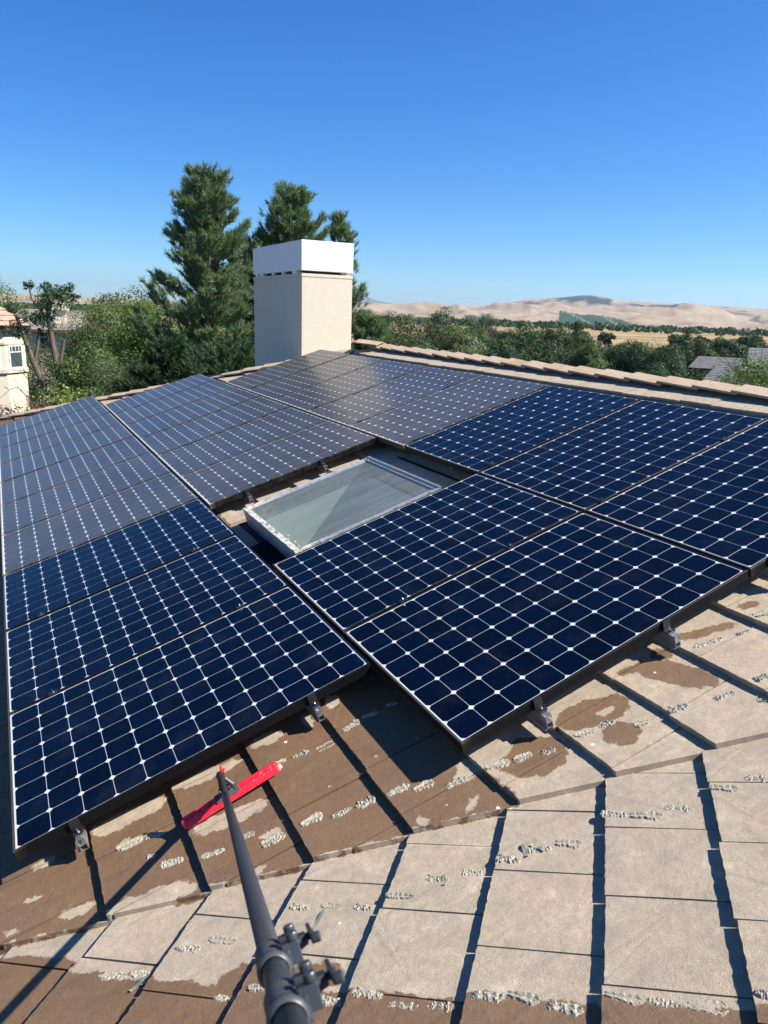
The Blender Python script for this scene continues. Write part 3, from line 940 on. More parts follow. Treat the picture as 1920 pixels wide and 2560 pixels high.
# rows of far trees beyond the fields
cs = []
for k in range(4200):
    d = g.uniform(800, 1700)
    az = g.uniform(18, 66) if k < 1200 else g.uniform(-10, 20)
    r = g.uniform(3.6, 6.6)
    h = .55 + .35 * g.random()
    V = crown((r * 1.6, r * 1.6, r * h), 3, 26, r * .95, g)
    zt = GROUND - min((d - 400) / 200, 9)
    cs.append(V + np.array(polar(az, d, zt + r * .7)))
tag(link('far_tree_rows', tri_soup('far_tree_rows', np.concatenate(cs), 4, LEAF['dark'])), kind='stuff')

# white packing sheds at the foot of the vineyards
M_SHED = simple('pale_shed_metal', (0.62, 0.63, 0.64), .6)
M_SHED2 = simple('pale_shed_roof', (0.70, 0.70, 0.70), .5)
sheds = [(40.8, 41.7, 1900, 'long pale shed at the foot of the vineyard hill, left one'), (41.9, 43.0, 1950, 'long pale shed at the foot of the vineyard hill, right one'), (35.2, 36.3, 1900, 'pale shed below the small vineyard at the left'),
         (48.3, 49.2, 1500, 'pale sheds in the valley below the bare hills'), (52.0, 52.5, 1700, 'small pale shed far right in the valley')]
for a0, a1, d, lab in sheds:
    p0, p1 = polar(a0, d), polar(a1, d)
    L = (p1 - p0).length
    u = (p1 - p0).normalized(); ang = math.atan2(u.y, u.x)
    z0 = GROUND - min((d - 400) / 200, 9)
    e = empty('shed', Matrix.Translation((*p0.xy, z0)) @ Matrix.Rotation(ang, 4, 'Z'), lab, 'shed', 'pale sheds in the valley')
    mb = MB(); mb.box((0, 0, -1), (L, 30, 8.2)); mb.build('wall', M_SHED, e)
    nb = 3
    mb = MB()
    for q in range(nb):
        mb.prism([(q * L / nb, 8.2), ((q + 1) * L / nb, 8.2), ((q + .5) * L / nb, 10.5)], -.5, 30.5)
    mb.build('roof', M_SHED2, e)

# ================================================================== NEIGHBOUR HOUSES
M_NTILE = simple('neighbour_clay_tile', (0.40, 0.26, 0.185), .85, 0, .25, 3, .2)
M_NTRIM = simple('dark_gutter', (0.10, 0.075, 0.06), .6)
M_NWHITE = simple('white_window_frame', (0.75, 0.74, 0.71), .5)
M_NGLASS = simple('dark_window_pane', (0.055, 0.075, 0.075), .08, 0, .15, 1.0)
M_GREYT = simple('grey_tile', (0.19, 0.185, 0.18), .8, 0, .2, 3)
M_TANT = simple('grey_tan_tile', (0.36, 0.32, 0.26), .85, 0, .2, 3)


def slat_roof(parent, name, p00, p10, p11, p01, rows, cols, mat, t=.05, kind='tile', lift=.03, stuff=True):
    """courses of tiles over a four-cornered slope, p00-p10 eave, p01-p11 top; joined into one part"""
    p00, p10, p11, p01 = map(Vector, (p00, p10, p11, p01))
    n = (p10 - p00).cross(p01 - p00).normalized()
    if n.z < 0: n = -n
    mb = MB()
    for i in range(rows):
        f0, f1 = i / rows, (i + 1.12) / rows
        a0, b0 = p00.lerp(p01, f0), p10.lerp(p11, f0)
        a1, b1 = p00.lerp(p01, min(f1, 1)), p10.lerp(p11, min(f1, 1))
        nc = max(1, int(round(cols * (b0 - a0).length / max((p10 - p00).length, .01))))
        sh = .5 * (i % 2)
        for j in range(nc + 1):
            u0 = max(0, (j - sh) / nc); u1 = min(1, (j + 1 - sh) / nc - .03 / nc)
            if u1 <= u0: continue
            l0 = n * (lift + t + random.uniform(0, .008)); l1 = n * .01
            q = [a0.lerp(b0, u0), a0.lerp(b0, u1), a1.lerp(b1, u1), a1.lerp(b1, u0)]
            vs = [q[0] + n * lift * .3, q[1] + n * lift * .3, q[2] - n * .01, q[3] - n * .01, q[0] + l0, q[1] + l0, q[2] + l1, q[3] + l1]
            mb.add(vs, [(0, 3, 2, 1), (4, 5, 6, 7), (0, 1, 5, 4), (1, 2, 6, 5), (2, 3, 7, 6), (3, 0, 4, 7)])
    o = mb.build(name, mat, parent)
    return tag(o, kind='stuff') if stuff else o


def window(parent, mat, w, h, muntins=3, top_band=.32):
    """recessed window in the plane x,z of mat, facing -y"""
    mb = MB()
    f = .07
    for a, b in (((0, -.03, 0), (f, .05, h)), ((w - f, -.03, 0), (w, .05, h)), ((f, -.03, 0), (w - f, .05, f)), ((f, -.03, h - f), (w - f, .05, h))):
        mb.box(a, b, mat=mat)
    tb = h * (1 - top_band)
    mb.box((f, -.02, tb), (w - f, .04, tb + .04), mat=mat)
    for k in range(1, muntins + 1):
        x = w * k / (muntins + 1)
        mb.box((x - .015, -.018, tb + .04), (x + .015, .038, h - f), mat=mat)
    fo = mb.build('window', M_NWHITE, parent)
    mb = MB(); mb.box((f, .0, f), (w - f, .02, h - f), mat=mat)
    link('pane', mb.mesh('pane', M_NGLASS), fo)
    return fo


# house with the turret, left edge
turC = polar(-.75, 40.2)
hd = 2.9
e = empty('neighbour_house', Matrix.Translation((*turC.xy, GROUND)), 'cream stucco house with a tan tiled turret at the left edge', 'house')
face_az = R(180 - 8)
Z0 = GROUND
def octa(r, z, a0=0):
    return [Vector((r * math.cos(a0 + k * math.pi / 4), r * math.sin(a0 + k * math.pi / 4), z - Z0)) for k in range(8)]
a0 = R(-18)
def ring(mb, r0, z0, r1, z1):
    A, B = octa(r0, z0, a0), octa(r1, z1, a0)
    mb.add(A + B, [(k, (k + 1) % 8, 8 + (k + 1) % 8, 8 + k) for k in range(8)] + [tuple(range(8)), tuple(range(15, 7, -1))])
rw = 1.75
mb = MB(); ring(mb, rw, Z0 - .2, rw, .62); mb.build('wall', M_HSTUCCO, e)
mb = MB(); ring(mb, rw + .10, -1.32, rw + .10, -1.16); ring(mb, rw + .05, -.01, rw + .07, .10); mb.build('moulding', M_HSTUCCO, e)
mb = MB(); ring(mb, rw + .30, .62, rw + .36, .80); mb.build('gutter', M_NTRIM, e)
rf = MB(); A = octa(rw + .34, .80, a0); rf.add(A + [Vector((0, 0, 2.15 - Z0))], [(k, (k + 1) % 8, 8) for k in range(8)])
rfo = rf.build('roof', M_NTILE, e)
for k in range(8):
    A = octa(rw + .40, .82, a0); T = Vector((0, 0, 2.2 - Z0))
    p, q = A[k], A[(k + 1) % 8]
    slat_roof(rfo, 'roof_tile', p, q, T.lerp(q, .02), T.lerp(p, .02), 6, 4, M_NTILE, t=.035)
for k in range(8):
    p, q = octa(rw, 0, a0)[k], octa(rw, 0, a0)[(k + 1) % 8]
    mid = (p + q) / 2
    if mid.y > .3: continue
    u = (q - p); L = u.length; u.normalize()
    mm = Matrix((u, Vector((-u.y, u.x, 0)), Vector((0, 0, 1)))).transposed().to_4x4()
    out = Vector((u.y, -u.x, 0))
    mm.translation = Vector((p.x, p.y, -1.14 - Z0)) + u * (L * .16) + out * .012
    window(e, mm, L * .68, 1.10)
mb = MB(); mb.box((-9, .6, -.2), (-.6, 8, .6 - Z0)); mb.build('wall', M_HSTUCCO, e)
slat_roof(e, 'roof', (-9.4, .2, .62 - Z0), (-.4, .2, .62 - Z0), (-.4, 4, 1.75 - Z0), (-9.4, 4, 1.75 - Z0), 12, 26, M_NTILE)

# rear house with chimney
e = empty('neighbour_house', Matrix.Translation((*polar(3.6, 55).xy, GROUND)) @ Matrix.Rotation(R(-10), 4, 'Z'), 'cream house with a grey tan roof and a capped chimney behind the pruned tree', 'house')
mb = MB(); mb.box((-4, 0, -.2), (4.5, 8, .1 - Z0)); mb.build('wall', M_HSTUCCO, e)
mb = MB(); mb.box((-4.5, -.55, .02 - Z0), (5, -.40, .20 - Z0)); mb.build('gutter', M_NTRIM, e)
slat_roof(e, 'roof', (-4.5, -.5, .12 - Z0), (5, -.5, .12 - Z0), (3.9, 3.6, 1.42 - Z0), (-2.4, 3.6, 1.42 - Z0), 14, 30, M_TANT, t=.05)
slat_roof(e, 'roof', (5, 8.3, .12 - Z0), (-4.5, 8.3, .12 - Z0), (-2.4, 3.6, 1.42 - Z0), (3.9, 3.6, 1.42 - Z0), 6, 12, M_TANT)
ch = MB(); ch.box((-.05, .9, .4 - Z0), (.75, 1.7, 1.45 - Z0)); cho = ch.build('chimney', M_HSTUCCO, e)
mb = MB(); mb.box((-.22, .73, 1.45 - Z0), (.92, 1.87, 1.55 - Z0)); mb.prism([(-.08, 1.55 - Z0), (.78, 1.55 - Z0), (.60, 2.1 - Z0), (.10, 2.1 - Z0)], .85, 1.75)
link('chimney_cap', mb.mesh('cap', M_HSTUCCO), cho)
window(e, Matrix.Translation((-.95, -.02, -1.2 - Z0)), .8, 1.25, 1)
window(e, Matrix.Translation((1.4, -.02, -1.2 - Z0)), .8, 1.25, 1)

# grey roofed house on the right
e = empty('grey_roofed_house', Matrix.Translation((*polar(52.3, 60).xy, GROUND - .25)) @ Matrix.Rotation(R(-52), 4, 'Z'), 'house with grey tiled gables half hidden by trees at the right', 'house')
mb = MB(); mb.box((-1.0, 0.1, -.2), (5.2, 7, -2.3 - Z0)); mb.build('wall', M_HSTUCCO, e)
slat_roof(e, 'roof', (-1.2, -.5, -2.0 - Z0), (1.7, -.5, -2.0 - Z0), (.30, 1.8, -.28 - Z0), (.10, 1.8, -.28 - Z0), 15, 10, M_GREYT, t=.03, lift=.015)
slat_roof(e, 'roof', (-2.2, 1.2, -1.0 - Z0), (3.4, 1.2, -1.0 - Z0), (3.4, 3.0, -.18 - Z0), (-1.6, 3.0, -.18 - Z0), 11, 18, M_GREYT, t=.03, lift=.015)
slat_roof(e, 'roof', (1.9, 1.6, -.6 - Z0), (5.4, 1.6, -.6 - Z0), (5.4, 4.0, .62 - Z0), (1.9, 4.0, .62 - Z0), 12, 12, M_GREYT, t=.03, lift=.015)
mb = MB(); mb.add([(1.86, 1.5, -1.2 - Z0), (1.86, 4.1, -1.2 - Z0), (1.86, 4.1, .66 - Z0), (1.86, 1.5, -.55 - Z0)], [(0, 1, 2, 3)]); mb.build('gable_wall', M_HSTUCCO, e)

# ================================================================== OUR HOUSE
WP_U, WP_V = 0.3433, 0.295               # exposure and cover width of a tile
TT = 0.026                               # tile thickness
WM = -0.153                              # underside of a butt, main slope
TAN = math.tan(SL)
HIPSUM = 12.45
RIDGE_X = 5.20
VN = Vector((0.3804, 0.9248, 0)).normalized()
VC = VN.dot(C0)
house = empty('house', Matrix.Translation((3, 5, GROUND)), 'house we stand on, its roof of worn pinkish brown concrete tiles', 'house')
HI = house.matrix_world.inverted()


def hpart(name, me, world_m=Matrix.Identity(4), parent=None):
    o = link(name, me)
    o.parent = parent or house
    o.matrix_parent_inverse = Matrix.Identity(4)
    o.matrix_local = ((parent.matrix_world if parent else house.matrix_world).inverted()) @ world_m
    return o


def zmain(X): return TAN * X - 0.14 / math.cos(SL)


M_DECK = simple('roof_underlay', (0.035, 0.033, 0.032), .95, 0, .3, 4)
M_WALLH = stucco('house_stucco', (0.66, 0.56, 0.45), (0.60, 0.51, 0.41), relief=.2)
M_FASCIA = simple('brown_fascia', (0.12, 0.085, 0.06), .7)

# decks
bm = bmesh.new()
U0, U1 = -1.12, 5.46
us, vs_ = [U0, 1.795, 2.825, U1], [-4.0, 1.495, 2.525, 14.0]
for i in range(3):
    for j in range(3):
        if i == 1 and j == 1: continue
        q = [bm.verts.new((u, v, -.185)) for u, v in ((us[i], vs_[j]), (us[i + 1], vs_[j]), (us[i + 1], vs_[j + 1]), (us[i], vs_[j + 1]))]
        bm.faces.new(q)
bm.transform(MAIN)
def bis(bm, co, no, geom=None):
    bmesh.ops.bisect_plane(bm, geom=bm.verts[:] + bm.edges[:] + bm.faces[:], plane_co=co, plane_no=no, clear_outer=True)
bis(bm, (0, HIPSUM, 0), (1, 1, 0))
bis(bm, (RIDGE_X, 0, 0), (1, 0, 0))
bis(bm, C0 - VN * .35, -VN)
me = bpy.data.meshes.new('roof_slope'); bm.to_mesh(me); bm.free(); me.materials.append(M_DECK)
slope_main = hpart('roof_slope', me); slope_main['label'] = 'sloping roof deck that carries the solar panels'
bpy.context.view_layer.update()
bm = bmesh.new()
q = [bm.verts.new(p) for p in ((-2.2, -4.2, -.045), (1.9, -4.2, -.045), (1.9, 1.2, -.045), (-2.2, 1.2, -.045))]
bm.faces.new(q); bm.transform(NEAR)
bis(bm, C0 + VN * .30, VN)
me = bpy.data.meshes.new('roof_slope'); bm.to_mesh(me); bm.free(); me.materials.append(M_DECK)
slope_near = hpart('roof_slope', me); slope_near['label'] = 'near roof deck beyond the valley, where the photographer stands'
bpy.context.view_layer.update()
# the two slopes that face away
zr = zmain(RIDGE_X) - .02
def zs(d): return zr - TAN * d
far = 14.0
mb = MB(); mb.add([(RIDGE_X, HIPSUM - RIDGE_X, zr), (RIDGE_X, -4, zr), (RIDGE_X + 6.4, -4, zs(6.4)), (RIDGE_X + 6.4, far - .35, zs(6.4))], [(0, 1, 2, 3)])
hpart('roof_slope', mb.mesh('roof_slope', M_TILE))
mb = MB(); d_ = far - (HIPSUM - RIDGE_X)
d_ = 6.4
mb.add([(RIDGE_X, HIPSUM - RIDGE_X, zr), (RIDGE_X + d_, HIPSUM - RIDGE_X + d_, zs(d_)), (RIDGE_X - d_, HIPSUM - RIDGE_X + d_, zs(d_))], [(0, 1, 2)])
hpart('roof_slope', mb.mesh('roof_slope', M_TILE))
mb = MB(); mb.box((-.55, -3.6, GROUND - .1), (1.70, 13.0, -.62)); mb.box((2.76, -3.6, GROUND - .1), (10.9, 13.0, -.62)); mb.box((1.70, -3.6, GROUND - .1), (2.76, 1.44, -.62)); mb.box((1.70, 2.58, GROUND - .1), (2.76, 13.0, -.62))
hpart('wall', mb.mesh('wall', M_WALLH))
mb = MB(); mb.box((U0 * .953 - .03, -.1, -.62), (U0 * .953 + .03, 13.6, -.50))
hpart('fascia', mb.mesh('fascia', M_FASCIA))

# ---- roof tiles
def tile_mesh(k, seg=20):
    g = random.Random(100 + k)
    L, Wd = 0.42, 0.2895
    out = []
    for i in range(seg + 1):
        out.append((g.uniform(-.0018, .0018), Wd * i / seg))
    out += [(L * .5, Wd + g.uniform(-.0012, .0012)), (L, Wd), (L, 0), (L * .5, g.uniform(-.0012, .0012))]
    n = len(out)
    top = [(x, y, TT + (g.uniform(-.0016, .0006) if i <= seg else 0)) for i, (x, y) in enumerate(out)]
    bot = [(x + (.002 if i <= seg else 0), y, 0) for i, (x, y) in enumerate(out)]
    fs = [tuple(range(n - 1, -1, -1)), tuple(range(n, 2 * n))] + [(i, n + i, n + (i + 1) % n, (i + 1) % n) for i in range(n)]
    me = mesh_from('roof_tile', top + bot, fs, M_TILE)
    bm = bmesh.new(); bm.from_mesh(me); bmesh.ops.recalc_face_normals(bm, faces=bm.faces); bm.to_mesh(me); bm.free()
    return me


TILES = [tile_mesh(k) for k in range(7)]
TILT = math.atan(TT / WP_U)
tile_count = 0
rest = MB()


def clipped(me, planes, M):
    """a tile cut along planes given in world space"""
    bm = bmesh.new(); bm.from_mesh(me); bm.transform(M)
    for co, no in planes:
        r = bmesh.ops.bisect_plane(bm, geom=bm.verts[:] + bm.edges[:] + bm.faces[:], plane_co=co, plane_no=no, clear_outer=True)
        ed = [x for x in r['geom_cut'] if isinstance(x, bmesh.types.BMEdge)]
        if ed:
            try: bmesh.ops.contextual_create(bm, geom=ed)
            except Exception: pass
    if len(bm.faces) < 4: bm.free(); return None
    bm.transform(M.inverted())
    m2 = bpy.data.meshes.new('roof_tile_cut'); bm.to_mesh(m2); bm.free(); m2.materials.append(M_TILE)
    return m2


def side(planes, M, pts=((0, 0, 0), (.42, 0, 0), (.42, .29, 0), (0, .29, 0))):
    """-1 wholly outside, 0 cut, 1 inside"""
    st = 1
    for co, no in planes:
        d = [(M @ Vector(p) - Vector(co)).dot(Vector(no)) for p in pts]
        if min(d) >= 0: return -1
        if max(d) > 0: st = 0
    return st


def put_tile(frame, u, v, w, single, planes, parent):
    global tile_count
    jit = random.uniform(-.005, .005) if random.random() < .8 else random.uniform(-.016, .016)
    M = frame @ Matrix.Translation((u + jit, v, w)) @ Matrix.Rotation(TILT + random.uniform(-.006, .006), 4, 'Y') @ Matrix.Rotation(random.uniform(-.004, .004), 4, 'X')
    st = side(planes, M)
    if st < 0: return
    me = random.choice(TILES)
    if st == 0:
        me = clipped(me, planes, M)
        if me is None: return
    if single:
        hpart('roof_tile', me, M, parent); tile_count += 1
    elif st == 1:
        rest.box((0, 0, 0), (.42, .2895, TT), mat=M)
    else:
        for p in me.polygons: rest.add([M @ me.vertices[i].co for i in p.vertices], [tuple(range(len(p.vertices)))])


planes_m = [((0, HIPSUM - .03, 0), Vector((1, 1, 0)).normalized()), ((RIDGE_X - .02, 0, 0), Vector((1, 0, 0))), (tuple(C0), -VN)]
SKY = (1.75, 2.87, 1.45, 2.57)
for n in range(-4, 16):
    u = .245 + n * WP_U
    if u > 5.3: continue
    off = {2: -.43, 3: -.43, 4: -.27, 5: -.76}.get(n, -.41 + .1475 * (n % 2))
    for k in range(-8, 46):
        v = off + k * WP_V
        uc, vc = u + .17, v + .147
        if SKY[0] - .03 < uc < SKY[1] + .03 and SKY[2] - .10 < vc < SKY[3] + .10: continue
        X = uc * math.cos(SL)
        hipd = HIPSUM - (X + vc)
        single = (vc < .32 and u < 3.7 and vc > -1.75) or (u > 4.6 and -.9 < vc < 7.4) or (1.2 < u < 3.2 and 1.2 < vc < 3.2) or (-.5 < uc < .1 and vc < 3.2) or (0 < hipd < .62 and vc > 6.5 and u > -.2)
        put_tile(MAIN, u, v, WM, single, planes_m, slope_main)
planes_n = [(tuple(C0 + VN * .10), VN)]
koff = {1: .12, 2: .01, 3: .22, 0: -.04, -1: -.21, -2: -.07, -3: .04}
for n in range(-7, 5):
    s = .012 + n * .332
    off = koff.get(n, random.uniform(-.15, .15))
    for k in range(-13, 6):
        c = off - .2895 + k * WP_V
        single = c > -1.25 and -1.75 < s < 1.5
        put_tile(NEAR, s, c, -.034, single, planes_n, slope_near)
tag(hpart('roof_tiles', rest.mesh('roof_tiles', M_TILE)), kind='stuff')
print('single tiles', tile_count)

# ---- ridge and hip caps
def cap_mesh(k):
    g = random.Random(300 + k)
    L, hw, t, a = .42, .155, .017, R(15)
    def sec(x, j=0):
        zz = -hw * math.tan(a)
        jj = lambda: g.uniform(-.003, .003) * j
        return [(x + jj(), -hw, zz + jj()), (x + jj(), -hw * .5, zz * .5), (x + jj(), 0, 0), (x + jj(), hw * .5, zz * .5), (x + jj(), hw, zz + jj()),
                (x + jj(), hw - .004, zz + t), (x, hw * .5, zz * .5 + t), (x, 0, t), (x, -hw * .5, zz * .5 + t), (x + jj(), -hw + .004, zz + t)]
    A, B = sec(0, 1), sec(L, 0)
    fs = [tuple(range(10)), tuple(range(19, 9, -1))] + [(i, 10 + i, 10 + (i + 1) % 10, (i + 1) % 10) for i in range(10)]
    mb = MB(); mb.add(A + B, fs)
    return mb.mesh('ridge_tile', M_CAP)


CAPS = [cap_mesh(k) for k in range(5)]
def caps(p_butt_first, direction, count, step, lift=.004):
    """first cap's butt at the given point, the run goes on in 'direction' (towards the heads)"""
    d = Vector(direction).normalized()
    y = Vector((0, 0, 1)).cross(d).normalized(); z = d.cross(y)
    fr = Matrix((d, y, z)).transposed().to_4x4()
    for k in range(count):
        M = Matrix.Translation(Vector(p_butt_first) + d * (step * k) + Vector((random.uniform(-.006, .006), random.uniform(-.006, .006), 0))) @ fr @ Matrix.Rotation(R(3.2) + random.uniform(-.01, .01), 4, 'Y') @ Matrix.Rotation(random.uniform(-.02, .02), 4, 'X') @ Matrix.Rotation(random.uniform(-.012, .012), 4, 'Z')
        hpart('ridge_tile', random.choice(CAPS), M)
zc_ = zmain(RIDGE_X) + .028
caps((RIDGE_X, HIPSUM - RIDGE_X + .02, zc_ + .012), (0, -1, 0), 24, .366)
hx = -1.0
caps((hx, HIPSUM - hx, zmain(hx) + .050), (1, -1, TAN), 23, .372)
# the mortared end tile where hip and ridge meet
M = Matrix.Translation((RIDGE_X - .22, HIPSUM - RIDGE_X + .20, zmain(RIDGE_X) + .085)) @ Matrix.Rotation(R(-62), 4, 'Z') @ Matrix.Rotation(R(3), 4, 'Y')
hpart('ridge_tile', CAPS[1], M)

# ---- chimney
X0, X1, Y0, Y1 = 4.38, 5.24, 8.30, 10.70
mb = MB(); mb.box((X0, Y0, -1.0), (X1, Y1, 2.50)); mb.box((X0 - .006, Y0 - .006, 2.50), (X1 + .006, Y1 + .006, 2.548))
chim = hpart('chimney', mb.mesh('chimney', M_STUCCO, bevel=.006))
bpy.context.view_layer.update()
mb = MB(); mb.box((X0 - .008, Y0 - .008, 2.592), (X1 + .008, Y1 + .008, 3.035))
hpart('chimney_cap', mb.mesh('chimney_cap', M_WHITE, bevel=.008), parent=chim)
mb = MB(); mb.box((X0 + .16, Y0 + .10, 2.54), (X1 - .16, Y1 - .16, 2.596)); hpart('chimney_flue', mb.mesh('chimney_flue', M_DECK), parent=chim)
for (a, b, c, d) in ((X0 + .01, Y0 + .25, .09, .20), (X0 + .01, Y0 + .85, .06, .08), (X0 + .01, Y0 + 1.35, .06, .08), (X0 + .01, Y0 + 1.9, .08, .18), (X1 - .10, Y0 + .02, .08, .06), (X0 + .02, Y1 - .2, .1, .15)):
    mb = MB(); mb.box((a, b, 2.54), (a + c, b + d, 2.596)); hpart('spacer_block', mb.mesh('spacer_block', M_WHITE, bevel=.004), parent=chim)

# ---- skylight
sk = bpy.data.objects.new('skylight', None); COL.objects.link(sk); sk.parent = house
sk.matrix_local = HI @ MAIN @ Matrix.Translation((SKY[0], SKY[2], -.02))
bpy.context.view_layer.update()
SW, SH = SKY[1] - SKY[0], SKY[3] - SKY[2]
mb = MB()
b_, hgt = .045, .135
mb.box((0, 0, -hgt), (b_, SH, 0)); mb.box((SW - b_, 0, -hgt), (SW, SH, 0)); mb.box((b_, 0, -hgt), (SW - b_, b_, -.001)); mb.box((b_, SH - b_, -hgt), (SW - b_, SH, -.001))
# raised outer lips
mb.box((0, .0, 0), (.010, SH, .008)); mb.box((SW - .012, 0, 0), (SW, SH, .014)); mb.box((.010, 0, -.001), (SW - .012, .010, .007)); mb.box((.010, SH - .012, -.001), (SW - .012, SH, .007))
mb.box((SW - .045, .012, 0), (SW - .038, SH - .012, .006))
link('frame', mb.mesh('frame', M_SKYF, bevel=.002), sk)
mb = MB(); mb.add([(b_, b_, -.006), (SW - b_, b_, -.006), (SW - b_, SH - b_, -.006), (b_, SH - b_, -.006)], [(0, 1, 2, 3)]); link('glass_pane', mb.mesh('glass_pane', M_SKYGLASS), sk)
# old sealant lumps at the corners
g = np.random.default_rng(9)
M_SEAL = simple('old_sealant', (0.42, 0.385, 0.30), .8, 0, .25, 40, .5)
mb = MB()
for (x, y, k) in ((.03, .03, 18), (.03, SH - .03, 7), (SW - .03, SH - .03, 6)):
    for _ in range(k):
        px, py = x + g.normal(0, .02 if k < 20 else .03), y + g.normal(0, .02)
        if k == 18 and g.random() < .5: px, py = .055 + g.normal(0, .008), g.uniform(.03, .5)
        s = g.uniform(.004, .012)
        mb.add([(px - s, py - s * .7, -.004), (px + s, py - s, -.004), (px + s * .8, py + s, -.004), (px - s, py + s * .8, -.004), (px, py, .006 + s * .25)], [(0, 1, 4), (1, 2, 4), (2, 3, 4), (3, 0, 4)])
tag(link('sealant', mb.mesh('sealant', M_SEAL), sk), kind='stuff')
# plastered light shaft below
M_PLASTER = simple('shaft_plaster', (0.78, 0.84, 0.76), .9, 0, .06, 3)
Xa, Xb, Ya, Yb = (SKY[0] + .05) * math.cos(SL) + .03, (SKY[1] - .05) * math.cos(SL) + .03, SKY[2] + .045, SKY[3] - .045
mb = MB()
zt = lambda X: TAN * X - .15 / math.cos(SL)
V_ = [(Xa, Ya, zt(Xa)), (Xb, Ya, zt(Xb)), (Xb, Yb, zt(Xb)), (Xa, Yb, zt(Xa)), (Xa, Ya, -1.9), (Xb, Ya, -1.9), (Xb, Yb, -1.9), (Xa, Yb, -1.9)]
mb.add(V_, [(0, 1, 5, 4), (1, 2, 6, 5), (2, 3, 7, 6), (3, 0, 4, 7), (4, 5, 6, 7)])
me = mesh_from('light_shaft', mb.v, mb.f, M_PLASTER)
hpart('light_shaft', me)
# dark flashing pan round the curb
M_FLASH = simple('dark_flashing', (0.012, 0.012, 0.013), .95, 0, .5, 6, .2, spec=.05)
mb = MB()
mb.box((SW, -.16, -.128), (SW + .30, SH + .05, -.122)); mb.box((-.20, -.10, -.128), (0, SH * .60, -.122)); mb.box((0, -.16, -.128), (SW, 0, -.122)); mb.box((SW + .27, -.16, -.122), (SW + .285, SH + .05, -.110)); mb.box((-.17, -.10, -.122), (-.155, SH * .60, -.112))
link('flashing', mb.mesh('flashing', M_FLASH), sk)

# ---- adhesive smears on the tiles
def smear_material():
    mt, nt, b = newmat('old_tile_adhesive')
    pos = position(nt)
    n = noise(nt, pos, 130, 5, .7)
    oc = N(nt, 'ShaderNodeTexCoord').outputs['Object']
    so = N(nt, 'ShaderNodeSeparateXYZ'); nt.links.new(oc, so.inputs[0])
    c = mix(nt, maprange(nt, n, .40, .62), (0.20, 0.185, 0.135), (0.44, 0.40, 0.30))
    c = mix(nt, maprange(nt, noise(nt, pos, 45, 5, .7), .52, .62, 0, .8), c, (0.34, 0.27, 0.205))
    nt.links.new(c, b.inputs['Base Color'])
    b.inputs['Roughness'].default_value = .7
    nt.links.new(bump(nt, n, .6, .003), b.inputs['Normal'])
    return mt


M_SMEAR = smear_material()
def smear_mesh(k):
    g = np.random.default_rng(500 + k)
    nx, ny = 26, 8
    ribs = g.uniform(3.0, 8.5); ph = g.uniform(0, 6); sl = g.uniform(-.5, .5)
    lob = 1 + .22 * np.sin(np.linspace(0, 2 * np.pi * g.uniform(.8, 1.8), nx) + ph)
    hollow = k % 3 == 0
    V, F = [], []
    for i in range(nx):
        x = i / (nx - 1) - .5
        wv = max(0.0, 1 - abs(2 * x) ** 3.2) ** .5 * lob[i] * g.uniform(.36, .60) + .004
        for j in range(ny):
            y = j / (ny - 1) - .5
            edge = min(1, (1 - abs(2 * y)) * 2.5) * min(1, (1 - abs(2 * x)) * 7)
            r = .5 + .5 * math.sin((x + sl * y * .15) * ribs * 2 * math.pi + ph)
            h = (.35 + .35 * r ** 1.4) * edge + g.normal(0, .22) * edge
            if hollow: h = (.9 * max(0, 1 - abs((abs(2 * y) - .62) / .35)) + .12 * r) * (1 if edge > .05 else 0)
            V.append((x + g.normal(0, .006), y * wv * 2 * (1 + g.normal(0, .05)), h if edge > 0 else -.15))
    for i in range(nx - 1):
        for j in range(ny - 1):
            a = i * ny + j
            F.append((a, a + ny, a + ny + 1, a + 1))
    return mesh_from('adhesive_smear', V, F, M_SMEAR, False)


SMEARS = [smear_mesh(k) for k in range(9)]
SM = [(0.324, -0.117, 0.431, -0.116), (0.431, -0.116, 0.506, -0.149), (0.454, -0.303, 0.542, -0.33), (0.596, -0.393, 0.688, -0.414), (0.758, -0.405, 0.803, -0.414), (0.804, -0.483, 0.879, -0.489), (0.423, -0.23, 0.455, -0.247), (0.996, -0.132, 1.041, -0.135), (1.062, -0.142, 1.142, -0.15), (1.165, -0.171, 1.25, -0.17), (1.299, -0.161, 1.397, -0.14), (1.404, -0.133, 1.482, -0.149), (1.526, -0.131, 1.58, -0.153), (1.276, -0.606, 1.374, -0.617), (1.367, -0.655, 1.453, -0.656), (1.467, -0.712, 1.561, -0.725), (1.63, -0.749, 1.724, -0.777), (1.73, -0.789, 1.769, -0.802), (0.957, -0.514, 1.047, -0.511), (1.064, -0.551, 1.149, -0.553), (1.159, -0.562, 1.246, -0.564), (0.76, -0.395, 0.805, -0.404), (0.827, -0.467, 0.899, -0.495), (1.736, -0.785, 1.814, -0.796), (1.835, -0.822, 1.896, -0.83), (1.977, -0.85, 2.063, -0.874), (2.08, -0.865, 2.153, -0.882), (2.182, -0.95, 2.244, -0.964), (2.317, -0.989, 2.405, -1.014), (2.492, -1.052, 2.586, -1.069), (2.67, -0.792, 2.842, -0.837), (2.874, -0.854, 2.939, -0.862), (3.014, -0.83, 3.075, -0.851), (2.664, -1.092, 2.731, -1.101), (2.6, -1.154, 2.632, -1.173)]
